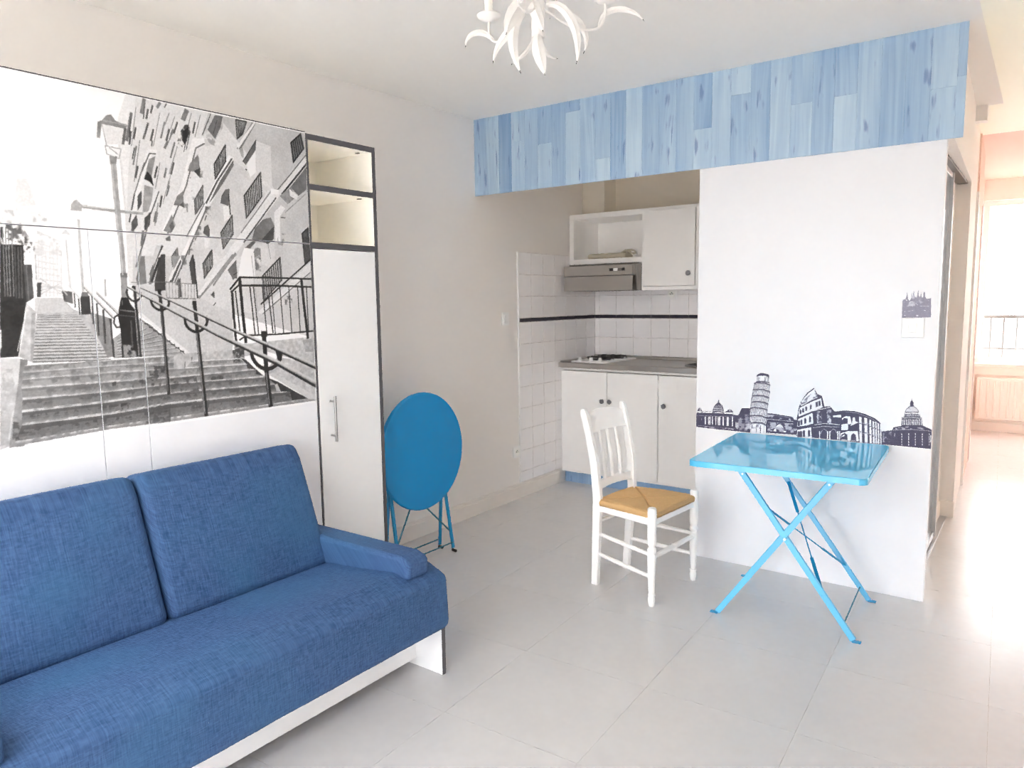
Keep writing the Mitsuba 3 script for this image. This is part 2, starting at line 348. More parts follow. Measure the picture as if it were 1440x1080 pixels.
part(d, 'handle', cat(hp), 'm_chrome', smooth=40, label='brushed steel bar handle')

# ------------------------------------------------------------------ sofa
sofa = thing('sofa', 'blue woven fabric sofa with two backrest cushions in front of the wall bed', 'sofa')
def fab(mesh, amp, axis, seed):
    n = meshkit.fbm(mesh.vertices * 5.0, 3, seed) - .5
    vn = trimesh.Trimesh(mesh.vertices, mesh.faces, process=True).vertex_normals if False else mesh.vertex_normals
    mesh.vertices = mesh.vertices + vn * (n * amp)[:, None]
    return mesh
SY0, SY1 = 0.36, 1.955
r = .032
def seat_profile():
    ends = []
    for yy in (SY0 + r, SY1 - r):
        ends += [(.46, yy, .36 - r - .012), (.46, yy, .29), (1.10, yy, .425 - r), (1.200 - r, yy, .385 - r + .012), (1.207 - r, yy, .20 + .012), (1.14, yy, .20 + .012)]
    return ends
m = soft(seat_profile(), r, .025)
bulge = np.clip((m.vertices[:, 0] - .7) / .4, 0, 1)
m = fab(m, .006, 2, 3)
part(sofa, 'seat', m, 'm_fabric', smooth=True)
for y0, y1, sd in ((1.158, 1.805, 5), (.507, 1.153, 6)):
    rr = .034; pts = []
    for yy in (y0 + rr, y1 - rr):
        pts += [(.712 - rr, yy, .36 + rr), (.575 - rr, yy, .822 - rr - .02), (.555 - rr, yy, .832 - rr), (.46, yy, .82 - rr), (.46, yy, .36 + rr)]
    m = soft(pts, rr, .022)
    cy, cz = (y0 + y1) / 2, .6
    u = np.clip(1 - ((m.vertices[:, 1] - cy) / ((y1 - y0) / 2)) ** 2, 0, 1); v = np.clip(1 - ((m.vertices[:, 2] - cz) / .24) ** 2, 0, 1)
    m.vertices[:, 0] += (.016 * u * v) * (m.vertices[:, 0] > .5)
    m = fab(m, .004, 0, sd)
    part(sofa, 'backrest', m, 'm_fabric', smooth=True)
for y0, y1 in ((1.775, 1.888), (.425, .538)):
    rr = .02; pts = []
    for yy in (y0 + rr, y1 - rr):
        pts += [(.47, yy, .488 - rr - .004), (1.155 - rr - .02, yy, .488 - rr), (1.165 - rr, yy, .475 - rr), (1.165 - rr, yy, .40 + rr), (.47, yy, .36 + rr)]
    part(sofa, 'armrest', fab(soft(pts, rr, .02), .003, 2, 11), 'm_fabric', smooth=True)
for y0, y1 in ((1.920, 1.938), (.372, .390)):
    s = part(sofa, 'side_panel', cbox(.46, 1.184, y0, y1, 0, .26, .0006), 'm_white')
    part(s, 'edge_banding', cbox(1.184, 1.187, y0, y1, 0, .26, .0005), 'm_dark_edge')
part(sofa, 'front_rail', cbox(1.03, 1.052, .392, 1.918, .03, .24, .001), 'm_white')

# ------------------------------------------------------------------ folded round table by the wall
rt = thing('round_table', 'round blue metal bistro table folded flat and standing against the wall beside the cabinet', 'table')
RX, RY, RZ, RR = .310, 2.773, .602, .312
prof = [(0, .012), (RR - .012, .012), (RR - .004, .009), (RR, .002), (RR, -.010), (RR - .003, -.012), (RR - .004, 0.004), (0, .006)]
top = lathe(prof[::-1], 72)
top.apply_transform(trimesh.transformations.rotation_matrix(math.radians(90), (0, 1, 0)))
top.apply_transform(trimesh.transformations.rotation_matrix(math.radians(-2), (0, 1, 0)))
top.apply_translation((RX, RY, RZ)); top.fix_normals()
part(rt, 'tabletop', top, 'm_round', smooth=35)
LY0, LY1 = 2.548, 2.968
for (xa, xb, col, ins) in ((.250, .335, 'm_cyan_dark', 0.0), (.282, .235, 'm_cyan_dark', .0)):
    for yy, s in ((LY0, 1), (LY1, -1)):
        l = part(rt, 'leg', bar((xa, yy + s * .012, .62), (xb, yy, .022), .016, .012, (0, 1, 0)), col)
        part(l, 'foot', cat(soft([(xb - .004, yy, .010), (xb + .018, yy, .008)], .0075, .01)), 'm_black', smooth=True)
    part(rt, 'stretcher', tube([(xb, LY0, .055), (xb, LY1, .055)], .004, 8), 'm_rod', smooth=True)
    if xb > .3:
        for (ya, za, yb, zb) in ((2.555, .14, 2.88, .56), (2.965, .115, 2.62, .48)):
            fx = lambda z: xb + (xa - xb) * z / .6
            part(rt, 'cross_brace', tube([(fx(za), ya, za), (fx(zb) - .004, yb, zb)], .0045, 8), 'm_rod', smooth=True)

# ------------------------------------------------------------------ folding square table
ft = thing('folding_table', 'glossy bright blue folding metal table standing against the white partition', 'table')
ang = math.radians(3.2); e1 = np.array([math.cos(ang), math.sin(ang), 0]); e2 = np.array([-math.sin(ang), math.cos(ang), 0]); TC = np.array([2.066, 3.262, 0])
def L(u, v, z): return TC + e1 * u + e2 * v + np.array([0, 0, z])
TW, TD, TZ = .690, .740, .7085
outer = Polygon(rrect(TW, TD, .03)); inner = Polygon(rrect(TW - .006, TD - .006, .028))
F = (L(0, 0, TZ - .003), e1, e2, (0, 0, 1))
rim = extrude(outer.difference(Polygon(rrect(TW - .0024, TD - .0024, .029))), .022, (L(0, 0, TZ - .025), e1, e2, (0, 0, 1)))
top = hull([L(u, v, TZ - .003) for u, v in rrect(TW, TD, .03)] + [L(u, v, TZ) for u, v in rrect(TW - .006, TD - .006, .028)] + [L(u, v, TZ - .006) for u, v in rrect(TW, TD, .03)])
part(ft, 'tabletop', cat(top, rim), 'm_cyan', smooth=20)
vn, vf = -.228, .262
def leg_bar(u0, u1, v, inner_):
    """angle-section leg from the floor at u0 to under the top at u1"""
    s = 1 if v < 0 else -1; v2 = v + (s * .012 if inner_ else 0)
    a_, b_ = L(u0, v2, .006), L(u1, v2, TZ - .022)
    n = np.cross((b_ - a_) / np.linalg.norm(b_ - a_), e2)
    web = bar(a_, b_, .024, .0025, n)
    flange = bar(a_ + n * .011 * (1 if n[2] > 0 else -1) + e2 * s * .007, b_ + n * .011 * (1 if n[2] > 0 else -1) + e2 * s * .007, .014, .0025, e2)
    return cat(web, flange), a_, b_
for (u0, u1, inner_) in ((-.250, .225, False), (.300, -.190, True)):
    ends = []
    for v in (vn, vf):
        m, a_, b_ = leg_bar(u0, u1, v, inner_)
        l = part(ft, 'leg', m, 'm_cyan', smooth=20)
        sgn = -1 if u0 < 0 else 1
        part(l, 'foot', bar(a_ + np.array([0, 0, -.003]) - e1 * sgn * .004, a_ + e1 * sgn * .03 + np.array([0, 0, -.002]), .022, .004, e2), 'm_cyan_dark')
        for fz in (.985, .93):
            c = a_ + (b_ - a_) * fz; sd = -1 if v < 0 else 1
            part(l, 'rivet', tube([c - e2 * .004, c + e2 * .004], .0045, 10), 'm_rivet', smooth=40)
        ends.append((a_, b_))
    (an, bn), (af, bf) = ends
    P = lambda a_, b_, z: a_ + (b_ - a_) * ((z - .006) / (TZ - .028))
    part(ft, 'stretcher', tube([P(an, bn, .06), P(af, bf, .06)], .003, 8), 'm_rod', smooth=True)
    part(ft, 'top_bar', bar(P(an, bn, .675), P(af, bf, .675), .016, .003, (0, 0, 1)), 'm_cyan_dark')
    if inner_:
        for (p0, p1) in ((P(an, bn, .515), P(af, bf, .150)), (P(af, bf, .515), P(an, bn, .170))):
            dd = p1 - p0
            rod = tube([p0 + dd * .28, p0 + dd * .72], .0028, 8)
            fl = [bar(p0, p0 + dd * .30, .014, .003, e1), bar(p0 + dd * .70, p1, .014, .003, e1)]
            part(ft, 'cross_brace', cat(rod, fl), 'm_cyan_dark')
        for p_ in (P(an, bn, .385), P(af, bf, .385)):
            part(ft, 'pivot', tube([p_ - e2 * .018, p_ + e2 * .010], .006, 12), 'm_rivet', smooth=40)

# ------------------------------------------------------------------ chair
ch = thing('chair', 'white painted wooden chair with a slatted back and a woven straw seat', 'chair')
ca = math.radians(-5.0); c1 = np.array([math.cos(ca), math.sin(ca), 0]); c2 = np.array([-math.sin(ca), math.cos(ca), 0]); CC = np.array([1.402, 3.138, 0])
def C_(x, y, z): return CC + c1 * x + c2 * y + np.array([0, 0, z])
CM = np.eye(4); CM[:3, 0], CM[:3, 1], CM[:3, 3] = c1, c2, CC
def post_x(z): return float(np.interp(z, [0, .2, .44, .6, .75, .86], [-.174, -.163, -.150, -.163, -.192, -.222]))
def post_y(z): return float(np.interp(z, [0, .44, .86], [.140, .155, .168]))
for s in (-1, 1):
    secs = []
    zs = np.linspace(0, .845, 26)
    V, Fc = [], []
    for i, z in enumerate(zs):
        cx, cy = post_x(z), s * post_y(z); hx = float(np.interp(z, [0, .4, .5, .845], [.017, .021, .021, .017])); hy = .0165; c = .005
        V += [(cx - hx + c, cy - hy, z), (cx + hx - c, cy - hy, z), (cx + hx, cy - hy + c, z), (cx + hx, cy + hy - c, z), (cx + hx - c, cy + hy, z), (cx - hx + c, cy + hy, z), (cx - hx, cy + hy - c, z), (cx - hx, cy - hy + c, z)]
    cx, cy = post_x(.866), s * post_y(.866)
    V += [(cx + (V[-8 + k][0] - post_x(.845)) * .55, cy + (V[-8 + k][1] - s * post_y(.845)) * .55, .866) for k in range(8)]
    n = len(V) // 8
    for i in range(n - 1):
        for j in range(8):
            p_, q_ = i * 8 + j, i * 8 + (j + 1) % 8; Fc += [(p_, q_, q_ + 8), (p_, q_ + 8, p_ + 8)]
    for j in range(1, 7):
        Fc += [(0, j + 1, j), ((n - 1) * 8, (n - 1) * 8 + j, (n - 1) * 8 + j + 1)]
    part(ch, 'back_leg', moved(trimesh.Trimesh(V, Fc, process=False), CM), 'm_white_satin', smooth=30)
legp = [(0, 0), (.011, 0), (.0135, .006), (.0165, .022), (.0165, .036), (.013, .046), (.0165, .050), (.0165, .056), (.012, .060), (.0145, .075), (.0185, .17), (.0205, .235), (.0195, .243), (.014, .248), (.0195, .255), (.0205, .264), (.0185, .273), (.013, .279), (.0185, .288), (.0205, .305), (.0205, .385), (.020, .452), (.0165, .458), (0, .459)]
for s in (-1, 1):
    part(ch, 'front_leg', moved(lathe(legp, 24, (.174, s * .2, 0)), CM), 'm_white_satin', smooth=40)
# seat rails, then the rush seat woven in four triangles
sr = [bar(C_(post_x(.4) + .01, s * .155, .392), C_(.165, s * .2, .392), .034, .018, (0, 0, 1), .004) for s in (-1, 1)] + [bar(C_(.174, -.19, .392), C_(.174, .19, .392), .034, .018, (0, 0, 1), .004), bar(C_(-.145, -.145, .392), C_(-.145, .145, .392), .034, .018, (0, 0, 1), .004)]
for m in sr: part(ch, 'seat_rail', m, 'm_white_satin')
G = 281
uu, vv = np.meshgrid(np.linspace(-1, 1, G), np.linspace(-1, 1, G), indexing='ij')
xs = .016 + uu * .168; half = .163 + (.206 - .163) * (uu + 1) / 2; ys = vv * half
ax, ay = np.abs(uu), np.abs(vv)
fam = ax > ay
cord = np.where(fam, ay * np.sign(vv) * 20, ax * np.sign(uu) * 18)
rib = np.abs(np.sin(cord * np.pi)) ** .6
edge = np.maximum(ax, ay)
zt = .434 + .004 * (1 - edge) - .0085 * np.exp(-((ax - ay) / .045) ** 2) + .0022 * rib + .005 * np.abs(ax - ay) - .006 * np.clip((edge - .9) / .1, 0, 1) ** 2
zt = np.where((uu > .93) & (ay > .93), zt - .0, zt)
V = np.stack([xs, ys, zt], -1).reshape(-1, 3); idx = np.arange(G * G).reshape(G, G)
Fq = np.stack([idx[:-1, :-1], idx[1:, :-1], idx[1:, 1:], idx[:-1, 1:]], -1).reshape(-1, 4)
ring = np.r_[idx[:, 0], idx[-1, 1:], idx[-2::-1, -1], idx[0, -2:0:-1]]
def skirt(ringv, off, z):
    return None
low1 = V[ring].copy(); cen = np.array([.016, 0, 0]); out = (low1 - cen); out[:, 2] = 0; out /= np.linalg.norm(out, axis=1, keepdims=True)
low1[:, :2] += out[:, :2] * .005; low1[:, 2] = .419; low2 = V[ring].copy(); low2[:, 2] = .404
n0 = len(V); V = np.vstack([V, low1, low2, [[.016, 0, .404]]]); R = len(ring); T3 = [*Fq[:, [0, 1, 2]].tolist(), *Fq[:, [0, 2, 3]].tolist()]
for i in range(R):
    j = (i + 1) % R
    T3 += [(ring[i], n0 + i, n0 + j), (ring[i], n0 + j, ring[j]), (n0 + i, n0 + R + i, n0 + R + j), (n0 + i, n0 + R + j, n0 + j), (n0 + R + i, n0 + 2 * R, n0 + R + j)]
rush = trimesh.Trimesh(V, T3, process=False)
ucord = np.where(fam, vv * 20, uu * 18 + 50).reshape(-1); valong = np.where(fam, uu * 6, vv * 6).reshape(-1)
ruv = np.zeros((len(V), 2)); ruv[:n0, 0], ruv[:n0, 1] = ucord, valong
ruv[n0:n0 + R, 0] = ucord[ring] * 1.0; ruv[n0 + R:n0 + 2 * R, 0] = ucord[ring]; ruv[n0 + R:n0 + 2 * R, 1] = 1.0
part(ch, 'seat', moved(rush, CM), 'm_rush', smooth=True, uv=ruv, label='woven straw seat')
def rung(a_, b_, r0=.0085, r1=.0105):
    a_, b_ = np.array(a_), np.array(b_); k = np.linspace(0, 1, 9)
    return tube(a_ + (b_ - a_) * k[:, None], r0 + (r1 - r0) * np.sin(k * np.pi), 12)
for s in (-1, 1):
    for zb, zf in ((.262, .238), (.160, .135)):
        part(ch, 'rung', rung(C_(post_x(zb), s * post_y(zb), zb), C_(.174, s * .2, zf)), 'm_white_satin', smooth=True)
part(ch, 'rung', rung(C_(post_x(.32), -.148, .32), C_(post_x(.32), .148, .32)), 'm_white_satin', smooth=True)
k = np.linspace(-1, 1, 61); rr_ = .0095 + .004 * (1 - np.abs(k)) ** .8 - .004 * np.exp(-((np.abs(k) - .07) / .012) ** 2) + .0025 * np.exp(-(k / .03) ** 2) - .003 * np.exp(-((np.abs(k) - .17) / .012) ** 2)
part(ch, 'front_rung', tube([C_(.176, .2 * t, .228) for t in k], rr_, 14), 'm_white_satin', smooth=True)
def back_board(zlo, zhi, t, ny=17):
    """curved board between the posts; zlo and zhi give its edges over -1..1"""
    V, Fc = [], []
    for y in np.linspace(-1, 1, ny):
        zl, zh = zlo(y), zhi(y); bow = -.014 * (1 - y * y)
        for z, sd in ((zl, -1), (zh, -1), (zh, 1), (zl, 1)):
            V.append((post_x(z) + bow + sd * t / 2, y * (post_y(z) - .006), z))
    for i in range(ny - 1):
        for j in range(4):
            p_, q_ = i * 4 + j, i * 4 + (j + 1) % 4; Fc += [(p_, p_ + 4, q_ + 4), (p_, q_ + 4, q_)]
    Fc += [(0, 1, 2), (0, 2, 3), ((ny - 1) * 4, (ny - 1) * 4 + 2, (ny - 1) * 4 + 1), ((ny - 1) * 4, (ny - 1) * 4 + 3, (ny - 1) * 4 + 2)]
    m = trimesh.Trimesh(V, Fc, process=False); m.fix_normals(); return m
part(ch, 'top_rail', moved(back_board(lambda y: .748 + .004 * (1 - y * y), lambda y: .826 + .026 * (1 - y * y), .017), CM), 'm_white_satin', smooth=30)
part(ch, 'lower_rail', moved(back_board(lambda y: .474 + .006 * (1 - y * y), lambda y: .517, .017), CM), 'm_white_satin', smooth=30)
for y in (-.46, 0, .46):
    t = np.linspace(0, 1, 15); zz = .510 + (.755 - .510) * t
    rr_ = .0080 + .0050 * np.exp(-((t - .42) / .22) ** 2) + .0015 * np.exp(-((t - .85) / .05) ** 2)
    part(ch, 'spindle', tube([C_(post_x(z) - .014 * (1 - y * y), y * (post_y(z) - .006), z) for z in zz], rr_, 12), 'm_white_satin', smooth=True)

# ------------------------------------------------------------------ kitchen
def knob(parent, x, y, z):
    m = lathe([(0, 0), (.008, 0), (.008, .012), (.0165, .016), (.0175, .022), (.014, .027), (0, .029)], 20)
    m.apply_transform(trimesh.transformations.rotation_matrix(math.radians(90), (1, 0, 0))); m.apply_translation((x, y, z))
    part(parent, 'knob', m, 'm_knob', smooth=40, label='round grey knob')
KC = 4.622
base = thing('base_cabinet', 'white kitchen base cabinet with three doors under the steel worktop', 'cabinet')
part(base, 'body', cat(box(.008, .026, KC, KY - .01, .09, .884), box(.026, PX0 - .002, KC + .30, KY - .01, .09, .11), cbox(.008, PX0 - .002, KC, KC + .02, .09, .102), cbox(.008, PX0 - .002, KC, KC + .02, .866, .884),
                       box(.8, .808, KC, KC + .02, .102, .866), box(.026, PX0 - .002, KY - .03, KY - .01, .11, .88)), 'm_cab')
part(base, 'toe_kick', cbox(.009, PX0 - .002, KC + .045, KC + .06, 0, .09, .001), 'm_plank', uv=np.tile([[.0, .37]], (24, 1)), label='blue wood toe kick')
for (x0, x1, kx, hx) in ((.024, .402, .372, None), (.406, .800, .434, .801), (.812, 1.30, .852, None)):
    dk = part(base, 'door', cbox(x0, x1, KC - .018, KC, .106, .862, .002), 'm_cab')
    knob(dk, kx, KC - .018, .652)
    if hx:
        for z in (.80, .22):
            part(dk, 'hinge', cat(cbox(hx - .004, hx + .010, KC - .022, KC - .015, z - .03, z + .03, .001), tube([(hx + .003, KC - .022, z - .03), (hx + .003, KC - .022, z + .03)], .0035, 8)), 'm_cab')
wt = thing('worktop', 'stainless steel kitchen worktop with a raised back edge', 'worktop')
part(wt, 'slab', cbox(.008, PX0 - .002, 4.578, KY - .008, .886, .924, .003), 'm_steel')
part(wt, 'upstand', cbox(.008, PX0 - .002, KY - .028, KY - .0085, .922, .948, .004), 'm_steel')
part(wt, 'side_rim', cbox(.008, .022, 4.60, KY - .03, .922, .934, .004), 'm_steel')
hob = thing('hob', 'small white two burner hob with knobs at the left end of the worktop', 'hob')
part(hob, 'plate', cbox(.10, .395, 4.612, 5.09, .9245, .936, .003), 'm_white')
for x, y in ((.135, 4.70), (.135, 4.78), (.185, 4.66)):
    pass
for x, y in ((.150, 4.655), (.245, 4.655), (.320, 4.655)):
    part(hob, 'control_knob', lathe([(0, .936), (.020, .936), (.018, .945), (.013, .948), (.011, .962), (0, .963)], 18, (x, y, 0)), 'm_white', smooth=40)
for x, y, r0 in ((.245, 4.80, .075), (.245, 4.98, .09)):
    part(hob, 'burner', lathe([(0, .936), (r0, .936), (r0, .941), (r0 - .01, .943), (0, .943)], 28, (x, y, 0)), 'm_black', smooth=40)
    g = [tube([(x - r0 - .02, y + dy, .955), (x + r0 + .02, y + dy, .955)], .004, 8) for dy in (-.03, .03)] + [tube([(x + dx, y - r0, .955), (x + dx, y + r0, .955)], .004, 8) for dx in (-.03, .03)] + [tube([(x + sx * (r0 + .015), y + dy, .936), (x + sx * (r0 + .015), y + dy, .957)], .004, 8) for sx in (-1, 1) for dy in (-.03, .03)]
    part(hob, 'pan_support', cat(g), 'm_black', smooth=40)
sink = thing('sink', 'dark round sink bowl at the partition end of the worktop', 'sink')
sk = lathe([(.192, .9245), (.192, .928), (.182, .928), (.180, .9252), (0.0, .9248)], 40, (1.135, 4.80, 0))
part(sink, 'bowl', sk, 'm_black', smooth=40)
part(sink, 'rim', lathe([(.185, .9242), (.205, .9242), (.204, .930), (.186, .930)], 40, (1.135, 4.80, 0)), 'm_steel_dark', smooth=40)

UC = 4.745
uc = thing('wall_cabinet', 'white wall cabinet over the worktop with one open shelf and one door', 'cabinet')
part(uc, 'frame', cat(box(.009, .045, UC, KY - .009, 1.645, 2.013), box(.045, .605, UC, KY - .009, 1.977, 2.013), box(.045, .605, UC, KY - .009, 1.645, 1.682), box(.605, .622, UC, KY - .009, 1.446, 2.013),
                      box(.622, PX0 - .002, UC, KY - .009, 1.985, 2.013), box(.622, PX0 - .002, UC, KY - .009, 1.446, 1.47), box(.045, .605, KY - .02, KY - .009, 1.682, 1.977)), 'm_cab')
du = part(uc, 'door', cbox(.630, 1.004, UC - .018, UC, 1.472, 1.992, .002), 'm_cab'); knob(du, .965, UC - .018, 1.556)
du2 = part(uc, 'door', cbox(1.010, 1.40, UC - .018, UC, 1.472, 1.992, .002), 'm_cab')
tray = thing('folded_pad', 'flat beige oblong pad with a coiled cord lying in the open shelf', 'pad')
part(tray, 'pad', soft([(.155, 4.80, 1.703), (.155, 4.90, 1.703), (.44, 4.79, 1.703), (.44, 4.89, 1.703)], .0195, .02), 'm_hose', smooth=True)
lp = [(.43 + .050 * math.cos(t) + t * .007, 4.80 + .025 * math.sin(t), 1.722 + .012 * math.sin(t * 1.5) + .0004 * t) for t in np.linspace(0, 11, 70)]
part(tray, 'cord', tube(lp, .006, 8), 'm_hose', smooth=True)
hood = thing('cooker_hood', 'stainless steel cooker hood below the open shelf of the wall cabinet', 'cooker hood')
hx0, hx1 = .028, .592
part(hood, 'body', cat(cbox(hx0 + .005, hx1, 4.70, KY - .01, 1.50, 1.643, .002), box(hx0 + .005, hx1 - .0, 4.72, KY - .01, 1.449, 1.50)), 'm_steel_dark')
part(hood, 'front_panel', cbox(hx0, hx1, 4.628, 4.70, 1.555, 1.628, .003), 'm_steel')
part(hood, 'visor', hull([(x, y, z) for x in (hx0 + .004, hx1 - .002) for y, z in ((4.634, 1.552), (4.640, 1.552), (4.622, 1.450), (4.630, 1.449))]), 'm_steel')
part(hood, 'side_plate', hull([(x, y, z) for x in (hx1 - .002, hx1 + .010) for y, z in ((4.66, 1.625), (4.745, 1.643), (4.745, 1.450), (4.70, 1.452))]), 'm_steel')
for i, (x0, w, mm) in enumerate(((.412, .028, 'm_black'), (.445, .030, 'm_white'), (.480, .026, 'm_steel_dark'), (.510, .022, 'm_black'))):
    part(hood, 'switch', cbox(x0, x0 + w, 4.622, 4.630, 1.585, 1.604, .001), mm)

def socket(name, label, face, cx, cz, s=.078, y=None):
    """plate with a round recess on a wall: face 'x' looks along +x, 'y' along -y"""
    k = thing(name, label, 'socket')
    plate = extrude(rrect(s, s, .008), .009, ((0, 0, 0), (1, 0, 0), (0, 1, 0), (0, 0, 1)))
    well = lathe([(0.012, .0092), (.024, .0092), (.024, .0125), (.021, .0125), (.0205, .0096), (.012, .0096)], 24)
    pins = cat(*[lathe([(0, .0125), (.0032, .0125), (.0032, .009), (0, .009)], 10, (dx, dy, 0)) for dx, dy in ((-.0095, 0), (.0095, 0), (0, .011))])
    if face == 'x': M = np.array([[0, 0, 1, 0], [1, 0, 0, cx], [0, 1, 0, cz], [0, 0, 0, 1.0]])
    else: M = np.array([[1, 0, 0, cx], [0, 0, -1, y], [0, 1, 0, cz], [0, 0, 0, 1.0]])
    part(k, 'plate', moved(plate, M), 'm_white'); part(k, 'well', moved(well, M), 'm_cream', smooth=40); part(k, 'pin_hole', moved(pins, M), 'm_black')
socket('wall_socket', 'white power socket low on the left wall beside the tiles', 'x', 4.036, .338)
socket('wall_socket', 'beige power socket on the kitchen tiles under the wall cabinet', 'y', .668, 1.418, .07, KY - .007)
sw = thing('light_switch', 'white switch plate on the left wall near the tiled strip', 'switch')
part(sw, 'plate', cbox(0, .009, 3.888, 3.966, 1.222, 1.308, .002), 'm_white')
part(sw, 'rocker', cbox(.008, .013, 3.908, 3.946, 1.240, 1.290, .002), 'm_white')
sw = thing('light_switch', 'white light switch on the partition under the small cathedral sticker', 'switch')
part(sw, 'plate', cbox(2.414, 2.504, PB - .010, PB, 1.200, 1.288, .003), 'm_white_satin')
part(sw, 'rocker', cbox(2.442, 2.477, PB - .015, PB - .009, 1.222, 1.265, .002), 'm_white_satin')

# ------------------------------------------------------------------ sliding door, radiator, railing at the right
sd = thing('sliding_door', 'narrow sliding mirror door with an aluminium frame behind the partition edge', 'door')
part(sd, 'mirror', box(2.470, 2.474, 3.72, 4.66, .03, 2.03), 'm_mirror')
part(sd, 'frame', cat(cbox(2.462, 2.492, 3.71, 3.735, .02, 2.04), cbox(2.462, 2.492, 4.645, 4.672, .02, 2.04), cbox(2.462, 2.486, 3.735, 4.645, .02, .05), cbox(2.462, 2.486, 3.735, 4.645, 2.01, 2.04)), 'm_alu')
part(sd, 'floor_track', cbox(2.455, 2.50, 3.70, 5.185, .0, .006, .001), 'm_alu')
part(sd, 'top_track', cbox(2.455, 2.512, 3.70, 5.19, 2.041, 2.055, .001), 'm_steel_dark')
ra = thing('radiator', 'pale panel radiator under the far window', 'radiator')
part(ra, 'panel', cbox(2.40, 3.50, YF - .075, YF - .030, .13, .55, .006), 'm_cream')
for i in range(19):
    x = 2.43 + i * .0575
    part(ra, 'rib', cbox(x, x + .030, YF - .084, YF - .070, .15, .53, .006), 'm_cream')
rl = thing('balcony_railing', 'thin metal railing outside the far window', 'railing')
part(rl, 'handrail', cat(box(1.6, 4.6, YF + .55, YF + .58, 1.13, 1.16), box(1.6, 4.6, YF + .555, YF + .575, .80, .815)), 'm_steel_dark')
for i in range(26):
    part(rl, 'baluster', box(1.65 + i * .115, 1.662 + i * .115, YF + .559, YF + .571, 0, 1.13), 'm_steel_dark')

# ------------------------------------------------------------------ chandelier
cd = thing('chandelier', 'white metal chandelier of drooping leaves and candle cups hanging from the ceiling', 'chandelier')
AX = np.array([1.763, 1.741, 0]); RH = np.array([.8063, .5915, 0]); FH = np.array([-.5915, .8063, 0])
def CW(p): return AX + RH * p[0] + FH * p[1] + np.array([0, 0, p[2]])
LEAVES = [
    ([(-0.1238, 0.13, 2.1427), (-0.1504, 0.13, 2.1636), (-0.169, 0.13, 2.1676), (-0.1941, 0.13, 2.1584), (-0.208, 0.13, 2.1279)], 0.0156),
    ([(-0.0158, -0.03, 2.2043), (-0.053, -0.0667, 2.1654), (-0.0763, -0.1033, 2.1165), (-0.0879, -0.14, 2.0686)], 0.0391),
    ([(-0.03, 0.02, 2.2018), (-0.0609, 0.0333, 2.1565), (-0.1044, 0.0467, 2.1105), (-0.1266, 0.06, 2.0613)], 0.0235),
    ([(-0.0305, 0.0, 2.1942), (-0.0646, -0.02, 2.1301), (-0.07, -0.04, 2.0737), (-0.0513, -0.06, 1.9975)], 0.0274),
    ([(-0.0119, 0.0, 2.116), (-0.024, 0.0, 2.0826), (-0.0398, 0.0, 2.0641), (-0.0741, 0.0, 2.0375)], 0.0117),
    ([(-0.001, -0.02, 2.109), (-0.0035, -0.03, 2.0835), (0.0015, -0.04, 2.047), (0.0141, -0.05, 1.9941)], 0.0332),
    ([(0.0061, 0.01, 2.1193), (0.0119, 0.0133, 2.094), (0.0218, 0.0167, 2.0724), (0.0535, 0.02, 2.0568)], 0.0098),
    ([(-0.0194, -0.025, 2.2099), (-0.0121, -0.0267, 2.1764), (-0.0009, -0.0283, 2.1483), (0.0112, -0.03, 2.1127)], 0.0313),
    ([(0.0219, 0.0, 2.1898), (0.0447, -0.01, 2.1894), (0.0805, -0.02, 2.1576), (0.1026, -0.03, 2.0996), (0.1014, -0.04, 2.0264)], 0.0235),
    ([(0.0465, 0.02, 2.2008), (0.0774, 0.0275, 2.1817), (0.1165, 0.035, 2.1548), (0.1345, 0.0425, 2.1241), (0.1298, 0.05, 2.0817)], 0.0195),
    ([(0.0235, 0.03, 2.2087), (0.0359, 0.04, 2.2049), (0.0403, 0.05, 2.1935), (0.0348, 0.06, 2.1782)], 0.0195),
    ([(0.1719, 0.05, 2.1481), (0.2081, 0.0525, 2.1949), (0.2464, 0.055, 2.1972), (0.2782, 0.0575, 2.1867), (0.3002, 0.06, 2.169)], 0.0156),
]
ARMS = [
    [(0.0005, 0.0, 2.1827), (-0.0302, 0.0223, 2.184), (-0.0609, 0.0447, 2.1568), (-0.0964, 0.067, 2.1268), (-0.1223, 0.0893, 2.127), (-0.1364, 0.1117, 2.1524), (-0.1383, 0.134, 2.1977)] ,
    [(0.0005, 0.0, 2.1827), (0.0359, 0.0083, 2.1705), (0.0853, 0.0167, 2.143), (0.1347, 0.025, 2.1341), (0.1699, 0.0333, 2.1422), (0.1848, 0.0417, 2.1639), (0.1878, 0.05, 2.2105)] ,
]

